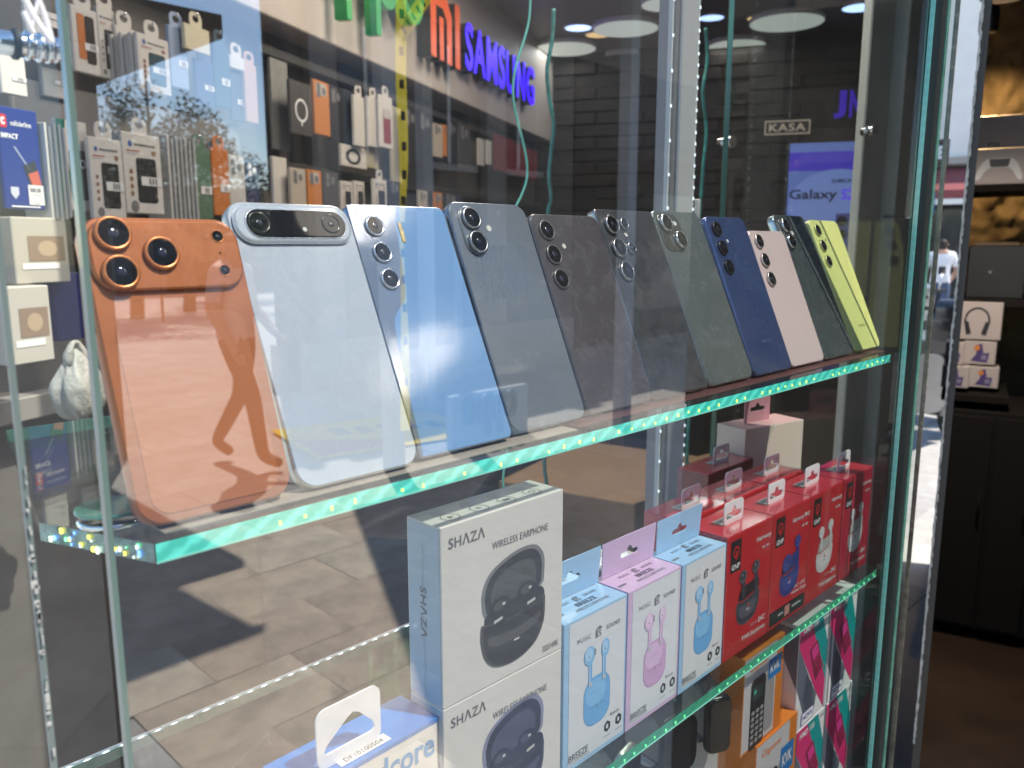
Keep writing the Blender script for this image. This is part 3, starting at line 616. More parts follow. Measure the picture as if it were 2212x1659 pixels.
# 3 light blue glossy phone with three lenses along a dark wavy panel
LB = phonemat('light_blue_gloss', (.19, .36, .62), .07, .012, 0, 1); BW = phonemat('grey_blue_gloss', (.20, .25, .33), .06, .01, .2, 1)
FR3 = mat('blue_steel_frame', (.30, .36, .46), .2, .9)
w, h = .0732, .1525
th, b = phone('glossy light blue phone with three ringed lenses on a grey wave', .2703, w, h, 24.6, .336, LB, FR3, .0045, .0078)
wave = [(.0006, h-.0012), (.0335, h-.0012), (.0315, h-.012), (.0290, h-.030), (.0262, h-.045), (.0230, h-.058), (.0180, h-.064), (.0118, h-.070), (.0090, h-.078), (.0070, h-.092), (.0050, h-.12), (.0030, .004), (.0006, .002)]
flat(th, 'grey_wave', [(p.x, p.y) for p in smoothpts([(x, z, 0) for x, z in wave], 4)], BW, 'F', -.0002)
RG = mat('chrome_ring', (.72, .73, .75), .15, 1)
for cz in (.0145, .0310, .0475): lens(th, .0155, h-cz, .0064, RG, .0018)
obj('flash_lamp', slab(.0345, h-.018, .0028, .013, .0013, -.0006, .0008, .0003), mat('flash_gold', (.55, .42, .24), .3, .3), th)
side_keys(th, w, h, FR3, ((.092, .102), (.107, .125)))
# 4 grey blue phone, two stacked lenses on a pill
GB = phonemat('slate_glass', (.15, .175, .20), .16, .10, 0, .8); GF = mat('slate_frame', (.27, .32, .38), .25, .8)
w, h = .0722, .1555
th, b = phone('slate grey phone with two large stacked lenses, right of the light blue one', .3472, w, h, 23.2, .340, GB, GF, .0095)
obj('camera_pill', slab(.0165, h-.0205, .0190, .0345, .0094, -.0012, .0016, .0009), GB, th)
for cz in (.0125, .0290): lens(th, .0165, h-cz, .0078, mat('slate_ring', (.38, .39, .40), .25, .9), .0026, y=-.0008)
lens(th, .0318, h-.0185, .0026, mat('slate_flash_ring', (.25, .25, .25), .4), .0002, 'flash_lamp', True)
side_keys(th, w, h, GF, ((.107, .113), (.092, .101), (.080, .089)))
# 5 dark taupe phone, three lenses in line
TP = phonemat('taupe_glass', (.078, .068, .074), .2, .14, 0, .7); TF = mat('taupe_frame', (.22, .21, .21), .3, .8)
w, h = .0778, .1490
th, b = phone('dark taupe phone with three dark lenses in a line', .4225, w, h, 23, .342, TP, TF, .0080)
for k in range(3): lens(th, .0145, h-.0130-.0185*k, .0078, mat('taupe_ring', (.16, .15, .15), .3, .6), .0014)
lens(th, .0285, h-.0250, .0022, mat('slate_flash_ring', (.25, .25, .25), .4), .0002, 'flash_lamp', True)
# 6 charcoal phone, five lenses
CH = phonemat('charcoal_glass', (.040, .042, .047), .3, .16, 0, .4); CF = mat('titan_frame', (.48, .45, .42), .25, .9)
w, h = .0772, .1555
th, b = phone('charcoal phone with five separate lenses and dusty back', .5022, w, h, 23.5, .343, CH, CF, .0035, .0084)
R6 = mat('dark_chrome_ring', (.50, .48, .45), .2, .9)
for k in range(3): lens(th, .0150, h-.0140-.0195*k, .0080, R6, .0028)
for k in range(2): lens(th, .0310, h-.0130-.0205*k, .0048, R6, .0024)
lens(th, .0305, h-.0220, .0019, R6, .0004, 'flash_lamp', True); side_keys(th, w, h, CF, ((.02, .0205), (.135, .1355)))
# 7 sage grey phone, diagonal lenses in a square
SG = phonemat('sage_glass', (.10, .118, .118), .18, .17, 0, .5); SF = mat('sage_frame', (.52, .58, .56), .22, .8)
w, h = .0752, .1575
th, b = phone('sage grey phone with two diagonal lenses in a rounded square', .5802, w, h, 24, .343, SG, SF, .0090)
obj('camera_square', slab(.0205, h-.0205, .0330, .0345, .0100, -.0012, .0016, .0008), mat('sage_square', (.075, .085, .078), .1, .2, .6, 1), th)
R7 = mat('silver_ring', (.68, .68, .66), .18, .95)
lens(th, .0132, h-.0130, .0078, R7, .0034, y=-.0010); lens(th, .0276, h-.0282, .0078, R7, .0034, y=-.0010); lens(th, .0285, h-.0125, .0026, R7, .0003, 'flash_lamp', True, y=-.0012)
# 8 navy phone
NV = phonemat('navy_glass', (.030, .052, .145), .14, .05, 0, .9); NF = mat('navy_frame', (.16, .22, .42), .25, .7)
w, h = .0715, .1530
th, b = phone('navy blue phone with three lenses in a line, a small sign on it', .6570, w, h, 23, .342, NV, NF, .0075)
for k in range(3): lens(th, .0135, h-.0130-.0185*k, .0070, mat('navy_ring', (.03, .035, .05), .25, .5), .0022)
lens(th, .0270, h-.0245, .0020, NF, .0003, 'flash_lamp', True)
txt(th, 'SAMSUNG', w/2+.002, .030, .019, .0028, mat('navy_print', (.12, .2, .40), .3, .4), bold=.02)
# 9 pink phone
PK = phonemat('blush_back', (.66, .52, .49), .3, .06, 0, .4); PF = mat('blush_frame', (.62, .48, .45), .3, .6)
w, h = .0745, .1395
th, b = phone('short blush pink phone with wiped smears on its back', .7275, w, h, 22.5, .343, PK, PF, .0075)
for k in range(3): lens(th, .0145, h-.0120-.0195*k, .0074, mat('blush_ring', (.66, .56, .52), .25, .8), .0022)
lens(th, .0290, h-.0225, .0020, mat('slate_flash_ring', (.25, .25, .25), .4), .0002, 'flash_lamp', True)
# 10 dark green phone
DG = phonemat('dark_green_glass', (.05, .066, .068), .2, .12, 0, .6); DF = mat('mint_frame', (.50, .58, .58), .22, .85)
w, h = .0745, .1610
th, b = phone('dark green grey phone with two stacked lenses, second from the right', .8035, w, h, 25, .343, DG, DF, .0090)
obj('camera_pill', slab(.0170, h-.0225, .0180, .0390, .0089, -.0012, .0016, .0008), DG, th)
for cz in (.0140, .0320): lens(th, .0170, h-cz, .0080, R7, .0030, y=-.0008)
lens(th, .0310, h-.0215, .0030, R7, .0003, 'flash_lamp', True)
# 11 yellow phone
YL = phonemat('lime_yellow_back', (.74, .74, .26), .35, .02, 0, .3); YF = mat('yellow_frame', (.62, .62, .26), .35, .4)
w, h = .0760, .1550
th, b = phone('lime yellow phone with three lenses at the right end of the row', .8795, w, h, 23.5, .345, YL, YF, .0085)
for k in range(3): lens(th, .0145, h-.0130-.0185*k, .0070, mat('yellow_ring', (.50, .50, .25), .3, .6), .0018)
lens(th, .0285, h-.0240, .0016, MATS['yellow_ring'], .0003, 'flash_lamp')
txt(th, 'SAMSUNG', w/2+.006, .028, .019, .0026, mat('yellow_print', (.42, .42, .16), .35), bold=.02)
# ================================================================== BOXES ON THE LOWER SHELF
SZ = S2+.0003
def carton(name, label, x, y, w, d, h, m, z=SZ, rz=0, group=None, bev=.0006, cat='box'):
    t = thing(name, label, cat, (x, y, z), R(rz+random.uniform(-.5, .5)), group)
    return t, obj('carton', boxm(0, w, 0, d, 0, h, bev, 2), m, t)
def buds_in_case(t, cx, cz, s, cols, lid=True):
    """printed picture of an open charging case, layered flat shapes; s = half width"""
    dark, mid, light, hi = cols
    def body(k, up): return [(cx+s*k*x, cz+s*k*y+up) for x, y in ((-1.0,-.02),(-1.02,-.35),(-.92,-.78),(-.66,-1.08),(-.2,-1.2),(.3,-1.16),(.74,-.95),(.98,-.55),(1.02,-.1),(1.0,.08),(.8,.0),(.45,-.06),(0,-.1),(-.5,-.1))]
    def sm(P, k=4): P = P+[P[0]]; return [(p.x, p.y) for p in smoothpts([(x, y, 0) for x, y in P], k)][:-1]
    if lid:
        Lp = lambda k: [(cx+s*(.02+k*x), cz+s*(.62+k*y)) for x, y in ((-.98,-.3),(-1.0,.1),(-.82,.48),(-.4,.72),(.2,.86),(.7,.80),(.96,.5),(.98,.1),(.9,-.2),(.4,-.32),(-.4,-.44),(-.85,-.48))]
        flat(t, 'printed_case_lid', sm(Lp(1.0)), light, off=-.0002); flat(t, 'printed_case_lid', sm(Lp(.90)), dark, off=-.0003); flat(t, 'printed_case_lid', sm([(x-s*.02, y-s*.05) for x, y in Lp(.72)]), mid, off=-.0004)
    flat(t, 'printed_case', sm([(cx+s*x, cz+s*y) for x, y in ((-.88,-.12),(-.86,.22),(-.3,.32),(.4,.42),(.92,.36),(.95,.02),(.4,-.1),(-.4,-.15))]), dark, off=-.00045)
    flat(t, 'printed_case', sm(body(1, s*.06)), mid, off=-.0005); flat(t, 'printed_case', sm([(x, y-s*.02) for x, y in body(.93, s*.04)]), dark, off=-.0006)
    flat(t, 'printed_case', sm([(cx+s*x, cz+s*y) for x, y in ((-.8,-.3),(-.2,-.36),(.5,-.3),(.85,-.2),(.8,-.42),(.3,-.56),(-.4,-.6),(-.78,-.5))]), mid, off=-.0007)
    for bx, by, k in ((-.42, .30, 1), (.42, .42, 1)):
        flat(t, 'printed_earbud', ell(cx+s*bx, cz+s*by, s*.30, s*.24), dark, off=-.0008); flat(t, 'printed_earbud', ell(cx+s*(bx-.06), cz+s*(by+.05), s*.16, s*.11), mid, off=-.0009); flat(t, 'printed_earbud', ell(cx+s*(bx+.08), cz+s*(by+.06), s*.05, s*.035), hi, off=-.0010)
        flat(t, 'printed_earbud', sm([(cx+s*(bx-.12), cz+s*(by-.1)), (cx+s*(bx+.12), cz+s*(by-.08)), (cx+s*(bx+.1), cz+s*(by-.42)), (cx+s*(bx-.08), cz+s*(by-.45))]), dark, off=-.0007)
    for bx in (-.5, .55): flat(t, 'printed_hinge', [(cx+s*(bx-.14), cz+s*(.02+bx*.1)), (cx+s*(bx+.12), cz+s*(.06+bx*.1)), (cx+s*(bx+.12), cz+s*(.13+bx*.1)), (cx+s*(bx-.14), cz+s*(.09+bx*.1))], hi, off=-.0009)
    flat(t, 'printed_light', rrp(cx+s*.06, cz-s*.62, s*.18, s*.05, s*.02), hi, off=-.0010)
def shaza(label, z, cols, x=.2832, w=.1052, h=.112, d=.031, rz=0):
    t, b = carton('earphone_box', label, x, .335, w, d, h, CREAM, z, rz, 'white earphone boxes in a stack')
    flat(t, 'side_print', rect(-d+.0012, -.0012, .0012, h-.0012), mat('pale_blue_side', (.42, .52, .60), .4, 0, .5, .3), 'L', -.0002)
    txt(t, 'SH\u039bZ\u039b', .0200, h-.0108, .0285, .0068, GREYP, bold=.012, spacing=1.08)
    txt(t, 'WIRELESS EARPHONE', w*.62, h-.0215, .050, .0046, GREYP, bold=.0, spacing=1.06)
    txt(t, 'SS3514/BK', w-.0115, .0062, .0155, .0042, GREYP, bold=.004)
    buds_in_case(t, w*.56, h*.365, w*.268, cols)
    txt(t, 'SH\u039bZ\u039b', -d*.52, h*.50, .032, .0058, GREYP, 'L', -.0004, bold=.012, rot=-90, spacing=1.1)
    return t, h
DCOL = (mat('print_dark', (.045, .043, .042), .35, coat=.2), mat('print_dark_mid', (.10, .095, .09), .35, coat=.2), mat('print_dark_rim', (.22, .22, .22), .35), mat('print_shine', (.62, .60, .57), .35))
NCOL = (mat('print_navy', (.035, .04, .075), .35, coat=.2), mat('print_navy_mid', (.085, .09, .155), .35, coat=.2), mat('print_navy_rim', (.26, .27, .40), .35), MATS['print_shine'])
t, hh = shaza('white earphone box picturing a navy case, lower of the stack', SZ, NCOL, h=.0985)
t, hh = shaza('white earphone box picturing a black case, on top of the stack', SZ+.0990, DCOL)
for k in range(4):                               # icons on the lid
    cx, cy = .0165+k*.0232, .0105; flat(t, 'printed_icon', [ell(cx, cy, .0062, .0062, 24), ell(cx, cy, .0057, .0057, 24)], GREYP, 'T', hh+.0003)
    for q in range(3): flat(t, 'printed_caption', rect(cx-.007+.001*q, cx+.0025, .0188+q*.0022, .0194+q*.0022), LGREYP, 'T', hh+.0003)
    if k == 0: flat(t, 'printed_icon', [(cx-.0015, cy-.002), (cx+.0025, cy), (cx-.0015, cy+.002)], GREYP, 'T', hh+.0003)
    if k == 1:
        for rr_ in (.0012, .0024, .0036): flat(t, 'printed_icon', [(cx-.002+rr_*math.cos(a), cy-.001+rr_*math.sin(a)) for a in [i*.2 for i in range(8)]]+[(cx-.002+(rr_-.0006)*math.cos(a), cy-.001+(rr_-.0006)*math.sin(a)) for a in [i*.2 for i in range(7, -1, -1)]], GREYP, 'T', hh+.0003)
    if k == 2: flat(t, 'printed_icon', rect(cx-.003, cx+.003, cy-.0015, cy+.0015), GREYP, 'T', hh+.0003)
    if k == 3: flat(t, 'printed_icon', [ell(cx, cy, .0026, .0022, 12), ell(cx, cy, .002, .0016, 12)], GREYP, 'T', hh+.0003)
obj('film_ear', mesh([(.092, .022, hh), (.100, .030, hh), (.096, .026, hh+.006), (.099, .024, hh+.0045)], [(0, 1, 2), (1, 3, 2), (0, 3, 2)]), FILM, t)
obj('film_seam', tube([(-.0006, .016+random.uniform(-.0007, .0007), .002+i*.006) for i in range(17)], .0005, 5), FILM, t)
# soundcore box with the white hanger
BLU = mat('bright_blue_card', (.01, .19, .58), .35, 0, .5, .3)
t, b = carton('speaker_box', 'white box with blue lid, blue lettering and white hanger with triangular hole', .188, .336, .0945, .0345, .0925, CREAM, SZ, 1.5)
obj('lid', boxm(-.0003, .0948, -.0003, .0348, .0927, .0932), BLU, t); flat(t, 'blue_rim', rect(0, .0945, .0905, .0926), BLU)
txt(t, 'soundcore', .0520, .0790, .078, .0155, mat('soundcore_blue', (.03, .25, .55), .4), bold=.022)
hang = [rrp(.0375, .1105, .042, .034, .006, 5), [(.0225, .1010), (.0525, .1010), (.0545, .1030), (.0535, .1065), (.0440, .1165), (.0400, .1185), (.0360, .1165), (.0228, .1065), (.0205, .1030)]]
o = flat(t, 'hanger', hang, mat('hanger_white', (.82, .82, .83), .4), 'F', .0085, .0006)
flat(t, 'paper_label', rect(.028, .062, .003, .0105), WHITE, 'T', .0936); txt(t, 'DF10100504', .045, .0062, .026, .0036, BLACKP, 'T', .0938)
flat(t, 'paper_label', rect(.003, .016, .003, .011), mat('label_mauve', (.4, .34, .42), .5), 'T', .0936)
# Breeze earphone boxes
SKYB = mat('sky_card', (.36, .58, .80), .42, 0, .5, .1); LILC = mat('lilac_card', (.66, .47, .68), .42, 0, .5, .1); PAPW = mat('pale_panel', (.72, .74, .77), .4, 0, .5, .15)
BUDB = [mat('print_blue_%d' % i, c, .4) for i, c in enumerate(((.16, .43, .76), (.24, .53, .84), (.10, .33, .66), (.42, .66, .9)))]
BUDP = [mat('print_lilac_%d' % i, c, .4) for i, c in enumerate(((.62, .38, .62), (.72, .50, .73), (.50, .28, .52), (.80, .62, .82)))]
def music_logo(t, cx, cz, w, m, face='F', off=-.0004, dz=0):
    txt(t, 'MUSIC', cx-w*.33, cz-dz, w*.30, w*.072, m, face, off, spacing=1.25); txt(t, 'SOUND', cx+w*.335, cz+dz, w*.32, w*.072, m, face, off, bold=.012, spacing=1.2)
    s = w*.075
    for k in range(3):
        a = s*(1-.28*k); b_ = a-s*.12
        flat(t, 'printed_logo', [(cx-a, cz-s*1.1), (cx-a, cz+a*.55), (cx, cz+a*1.15), (cx+a, cz+a*.7), (cx+a, cz+a*.45), (cx, cz+a*.9), (cx-b_+s*.05, cz+a*.4), (cx-b_+s*.05, cz-s*1.1)], m, face, off)
    txt(t, '5', cx+s*.35, cz-s*.45, s*.8, s*1.2, m, face, off, bold=.02, name='printed_logo')
def airbuds(t, cx, cz, s, P):
    """printed stick earbuds rising out of a charging case; s = case half width"""
    a, b_, c, d_ = P
    def sm(Q, k=4): Q = Q+[Q[0]]; return [(p.x, p.y) for p in smoothpts([(x, y, 0) for x, y in Q], k)][:-1]
    flat(t, 'printed_case', rrp(cx, cz, 2*s, 2.5*s, .8*s, 8), c, off=-.0003); flat(t, 'printed_case', rrp(cx-.02*s, cz+.03*s, 1.94*s, 2.42*s, .78*s, 8), a, off=-.0004)
    flat(t, 'printed_case', rrp(cx-.12*s, cz+.45*s, 1.5*s, 1.3*s, .6*s, 8), b_, off=-.00045); flat(t, 'printed_seam', rect(cx-.55*s, cx+.35*s, cz+.45*s, cz+.475*s), c, off=-.0005)
    for sx, hx, hw in ((-.55, -.62, .40), (.48, .56, .30)):
        flat(t, 'printed_earbud', rrp(cx+sx*s, cz+1.55*s, .26*s, 1.5*s, .12*s, 4), a, off=-.0005); flat(t, 'printed_earbud', rrp(cx+(sx-.05)*s, cz+1.6*s, .09*s, 1.3*s, .04*s, 3), d_, off=-.0006)
        flat(t, 'printed_earbud', ell(cx+hx*s, cz+2.45*s, hw*s, .46*s), b_, off=-.0007); flat(t, 'printed_earbud', ell(cx+(hx-.06)*s, cz+2.52*s, hw*.7*s, .32*s), d_, off=-.0008)
        flat(t, 'printed_earbud', rrp(cx+sx*s, cz+.98*s, .24*s, .22*s, .05*s, 3), SILVERP, off=-.0008); flat(t, 'printed_earbud', ell(cx+(hx-.05)*s, cz+2.4*s, .04*s, .04*s, 8), BLACKP, off=-.0009)
    flat(t, 'printed_earbud', rrp(cx-.24*s, cz+2.52*s, .08*s, .34*s, .03*s, 3), GREYP, off=-.0009)
    music_logo(t, cx, cz-.30*s, 1.25*s, GREYP)
def breeze(label, x, m, P, y=.335, w=.0712, h=.114, d=.034, rz=0, front=True, dz=0):
    t, b = carton('earphone_box', label, x, y, w, d, h, m, SZ+dz, rz, 'pastel earphone boxes with hang tabs')
    tab = flat(t, 'hang_tab', [[(.0015, h), (w-.0015, h), (w-.0005, h+.029), (.0005, h+.029)], eurohole(w/2, h+.013, .72)], m, 'F', d-.0012, .0004)
    tab.rotation_euler = (R(3), 0, 0)
    music_logo(t, w/2+.002, d*.62, w*.62, GREYP, 'T', h+.0003); txt(t, 'BREEZE', w/2+.004, d*.40, w*.30, .0046, BLACKP, 'T', h+.0003, bold=.01); txt(t, 'WIRELESS EARPHONES', w/2+.004, d*.22, w*.52, .0034, GREYP, 'T', h+.0003)
    flat(t, 'barcode', rect(.003, .012, d*.3, d*.36), GREYP, 'T', h+.0003)
    if front:
        flat(t, 'front_panel', rect(.0055, w-.002, .004, h-.002), PAPW, off=-.0002)
        music_logo(t, w*.53, h*.845, w*.70, GREYP); airbuds(t, w*.52, h*.385, w*.215, P)
        txt(t, 'BREEZE', w*.235, .0098, w*.30, .0052, BLACKP, bold=.012); flat(t, 'printed_caption', rect(w*.09, w*.40, .0052, .0064), LGREYP, off=-.0003)
        txt(t, 'Bluetooth', w*.82, .0245, w*.15, .0026, GREYP, bold=.01)
        for q in (0, 1):
            ox = w*(.70+.19*q); hexa = [(ox+.0042*math.cos(R(30+60*i)), .0165+.0046*math.sin(R(30+60*i))) for i in range(6)]
            flat(t, 'printed_icon', [hexa, rrp(ox, .0165, .0026, .0036, .0008, 3)], BLACKP, off=-.0003); flat(t, 'printed_caption', rect(ox-.004, ox+.004, .0085, .0095), LGREYP, off=-.0003)
    return t
breeze('sky blue earphone box right beside the white stack', .3915, SKYB, BUDB)
breeze('lilac earphone box between two sky blue ones', .4645, LILC, BUDP)
breeze('sky blue earphone box next to the red boxes', .5370, SKYB, BUDB, w=.0700)
breeze('sky blue earphone box half hidden behind the one beside the white stack', .389, SKYB, BUDB, y=.372, rz=2, front=False, dz=0, h=.116)
# red GNP earphone boxes
RED = mat('red_card', (.60, .024, .032), .28, 0, .5, .5, noise=.04, nscale=8); REDT = mat('red_top', (.64, .035, .06), .25, 0, .5, .6); TABW = mat('tab_white', (.84, .84, .85), .35)
REDP = mat('red_print', (.6, .02, .02), .4)
WCOL = [mat('print_white_%d' % i, c, .4) for i, c in enumerate(((.66, .66, .64), (.76, .76, .75), (.48, .48, .47), (.84, .84, .83)))]
KCOL = [mat('print_ink_%d' % i, c, .4) for i, c in enumerate(((.05, .055, .075), (.10, .11, .14), (.018, .018, .024), (.20, .21, .25)))]
UCOL = [mat('print_ultra_%d' % i, c, .4) for i, c in enumerate(((.035, .05, .24), (.06, .08, .32), (.015, .02, .09), (.14, .18, .5)))]
def gnp(label, x, y, P, w=.0795, h=.1165, d=.044, front=True, title='Harmony', tab=True, pro=False, kind='stick', rz=0, m=None, tx=.5):
    t, b = carton('earphone_box', label, x, y, w, d, h, m or RED, SZ, rz, 'red earphone boxes with white hang tabs')
    obj('film_wrap', boxm(-.0006, w+.0006, -.0012, d+.0006, .0004, h+.0022, .0008, 1), FILM, t)
    obj('lid', boxm(.0004, w-.0004, .0004, d-.0004, h+.0002, h+.0010), REDT, t)
    if tab:
        flat(t, 'hang_tab', [rrp(w*tx, h+.0115, .034, .021, .0042, 4), [(x_, h+.0088+(y_-h-.0088)*1.15) for x_, y_ in eurohole(w*tx, h+.0088, .84)]], TABW, 'F', d*.42, .0005)
        flat(t, 'tab_foot', rect(w*tx-.016, w*tx+.016, d*.42, d*.72), mat('tab_sticker', (.5, .52, .54), .4), 'T', h+.0013)
        for q in range(7): flat(t, 'barcode', rect(w*tx-.010+q*.0028, w*tx-.010+q*.0028+(.0009 if q % 2 else .0017), d*.48, d*.62), GREYP, 'T', h+.0016)
    if front:
        flat(t, 'printed_badge', rect(.0065, .0245, h-.034, h-.0045), BLACKP, off=-.0002)
        txt(t, 'GNP', .0155, h-.0290, .0145, .0052, WHITEP, off=-.0004, bold=.03)
        flat(t, 'printed_logo', [ell(.0155, h-.0155, .0052, .0056, 24), ell(.0155, h-.0155, .0034, .0038, 24)], REDP, off=-.0004); flat(t, 'printed_logo', rect(.0145, .0165, h-.0230, h-.0145), REDP, off=-.0005)
        txt(t, title, w*.80 if len(title) < 9 else w*.74, h-.0150, w*.33 if len(title) < 9 else w*.46, .0058, WHITEP, off=-.0003, bold=.018)
        for q in (0, 1): flat(t, 'printed_icon', rrp(w*(.80+.09*q), h-.0245, .005, .0022, .0008, 2), SILVERP, off=-.0003)
        cx, cz, s = w*.50, h*.375, w*.225; a, b_, c, e = P
        def sm(Q, k=4): Q = Q+[Q[0]]; return [(p.x, p.y) for p in smoothpts([(x_, y_, 0) for x_, y_ in Q], k)][:-1]
        low = [(-1.0, .35), (-1.06, -.1), (-.9, -.62), (-.45, -.9), (.1, -.92), (.7, -.72), (1.0, -.25), (1.06, .2), (1.0, .5), (.5, .42), (0, .32), (-.6, .26)]
        flat(t, 'printed_case', sm([(cx+s*1.05*x_, cz+s*1.05*y_) for x_, y_ in low]), b_, off=-.0003); flat(t, 'printed_case', sm([(cx+s*x_, cz+s*y_) for x_, y_ in low]), a, off=-.0004); flat(t, 'printed_case', sm([(cx+s*(x_*.8-.05), cz+s*(y_*.55-.1)) for x_, y_ in low]), b_, off=-.0005)
        flat(t, 'printed_well', sm([(cx+s*x_, cz+s*y_) for x_, y_ in ((-.95, .4), (-.75, .95), (.1, 1.1), (.95, 1.15), (1.0, .6), (.4, .5), (-.4, .36))]), c, off=-.0004)
        hs = ((-.62, 1.62), (.62, 1.80)) if kind == 'stick' else ((-.25, 1.05), (.75, 1.95))
        for bx, by in hs:
            flat(t, 'printed_earbud', sm([(cx+s*(bx-.13), cz+s*by), (cx+s*(bx+.17), cz+s*by), (cx+s*(bx+.28), cz+s*.55), (cx+s*(bx+.02), cz+s*.50)]), a, off=-.0006)
            flat(t, 'printed_earbud', ell(cx+s*bx, cz+s*by, s*.36, s*.34), b_, off=-.0007); flat(t, 'printed_earbud', ell(cx+s*(bx-.05), cz+s*(by+.05), s*.24, s*.22), a, off=-.0008); flat(t, 'printed_earbud', ell(cx+s*(bx-.1), cz+s*(by+.1), s*.09, s*.07), e, off=-.0009)
        if kind != 'stick': flat(t, 'printed_earbud', ell(cx-s*.35, cz+s*.95, s*.55, s*.5), b_, off=-.0006); flat(t, 'printed_earbud', ell(cx+s*.45, cz+s*.95, s*.36, s*.45), a, off=-.0007)
        txt(t, 'GNP', cx-.02*s, cz-.25*s, s*.30, s*.12, WHITEP if P is not WCOL else GREYP, off=-.0006, bold=.02); flat(t, 'printed_logo', ell(cx, cz-.02*s, .09*s, .09*s, 12), REDP, off=-.0006)
        if pro: flat(t, 'printed_band', rect(.003, w-.003, .003, .0175), BLACKP, off=-.0002); txt(t, 'Wireless Charge', w*.78, .0245, w*.40, .0042, WHITEP, off=-.0003, bold=.015); txt(t, 'ENC + ANC', w*.80, .0305, w*.30, .0036, WHITEP, off=-.0003, bold=.01); flat(t, 'printed_seal', rect(w*.42, w*.55, .005, .0155), mat('seal_pink', (.62, .25, .22), .4), off=-.0004); flat(t, 'printed_caption', rect(w*.62, w*.86, .0095, .0115), SILVERP, off=-.0004); flat(t, 'printed_caption', rect(w*.25, w*.38, .0095, .0115), SILVERP, off=-.0004)
        else: txt(t, 'TWS Earphone', w*.66, .0110, w*.52, .0060, WHITEP, off=-.0003, bold=.016); txt(t, 'ENC', w*.84, .0205, w*.15, .0052, WHITEP, off=-.0003, bold=.02); txt(t, 'Dual mic', w*.66, .0205, w*.17, .0032, SILVERP, off=-.0003)
    return t
gnp('red earphone box picturing a black case', .6085, .3355, KCOL, .0825)
gnp('red earphone box picturing a blue case above a black band', .6925, .3355, UCOL, .0800, title='Harmony PRO', pro=True, kind='round')
gnp('red earphone box picturing a white case, third in the front row', .7740, .3355, WCOL, .0790)
gnp('red earphone box picturing a white case at the right end of the front row', .8550, .3355, WCOL, .0790, m=mat('red_card_pinkish', (.52, .02, .055), .28, 0, .5, .5))
gnp('red box in the back row behind the last sky blue box', .618, .386, KCOL, .0800, front=False, tx=.52)
gnp('red box in the back row behind the black case box', .700, .386, KCOL, .0800, front=False)
gnp('red box in the back row with its tab under the pink box', .782, .386, KCOL, .0800, front=False)
gnp('dark red box farthest back with a thin round mark', .770, .452, KCOL, .1000, front=False, d=.04, m=mat('deep_red_card', (.20, .012, .02), .3, 0, .5, .4), tx=.55)
t = [o for o in bpy.data.objects if o.get('label', '').startswith('dark red box farthest')][0]
flat(t, 'printed_ring', [ell(.030, .092, .0085, .0085), ell(.030, .092, .0078, .0078)], mat('print_rosy', (.5, .2, .2), .4), off=-.0014); txt(t, 'BE', .030, .092, .009, .006, MATS['print_rosy'], off=-.0014)
# pink and cream box at the back
t, b = carton('accessory_box', 'cream and pink box with a pink hanging tab behind the red boxes', .868, .462, .108, .045, .150, mat('cream_pale', (.70, .60, .52), .4), SZ, -12)
obj('pink_end', boxm(.1082, .1086, .002, .043, .001, .149), mat('pink_card', (.75, .16, .30), .4), t); flat(t, 'pink_lid', rect(.001, .107, .001, .044), mat('rose_card', (.62, .36, .36), .4), 'T', .1503)
flat(t, 'hang_tab', [rrp(.050, .1655, .046, .033, .004, 4), eurohole(.050, .1665, .85)], mat('rose_tab', (.55, .26, .31), .4), 'F', .026, .0007)
# ================================================================== LOWEST SHELF
ORC = mat('orange_card', (.80, .24, .02), .35, 0, .5, .35, noise=.05); GIGT = mat('orange_print', (.80, .22, .05), .4); KVB = mat('sticker_blue', (.01, .20, .55), .4); KEY = mat('keypad_grey', (.36, .36, .36), .4)
def giga(label, x, y, z, w, h, d=.060):
    t, b = carton('phone_box', label, x, y, w, d, h, ORC, z, 0, 'orange cordless phone boxes')
    flat(t, 'front_panel', rect(.001, w*.80, .003, h-.0015), mat('panel_silver', (.62, .62, .63), .35), off=-.0002)
    txt(t, 'Gigaset', w*.36, h-.0155, w*.46, .0098, GIGT, off=-.0004, bold=.012)
    flat(t, 'printed_handset', rrp(w*.36, h*.36, w*.36, h*.74, .006, 5), BLACKP, off=-.0004); flat(t, 'printed_handset', rrp(w*.66, h*.40, w*.22, h*.66, .005, 5), KEY, off=-.0003)
    flat(t, 'printed_display', rect(w*.24, w*.48, h*.50, h*.64), mat('lcd_dark', (.03, .06, .06), .3), off=-.0005); flat(t, 'printed_display', rect(w*.25, w*.31, h*.57, h*.61), mat('lcd_green', (.1, .5, .4), .3), off=-.0006)
    for r_ in range(6):
        for c_ in range(3): flat(t, 'printed_key', rrp(w*(.25+.11*c_), h*(.07+.062*r_), w*.075, h*.04, .001, 2), KEY, off=-.0006)
    flat(t, 'sticker', rect(w*.60, w*.93, h*.61, h*.82), KVB, off=-.0005); txt(t, 'KVK', w*.765, h*.715, w*.25, h*.09, WHITEP, off=-.0007, bold=.03)
    obj('film_wrap', boxm(-.0008, w+.0008, -.0016, d+.0008, .0004, h+.002, .001, 1), FILM, t)
    return t
giga('orange cordless phone box standing on top of another', .672, .346, S3+.1555, .082, .1045)
giga('orange cordless phone box at the bottom, mostly cut off', .700, .343, S3+.0003, .092, .155, .062)
HW = mat('hmd_white', (.76, .76, .77), .35, 0, .5, .3); HP = mat('hmd_pink', (.62, .025, .16), .35, 0, .5, .3); HTL = mat('hmd_teal', (.0, .30, .30), .35, 0, .5, .3); HG = mat('hmd_slate', (.12, .135, .18), .35, 0, .5, .3)
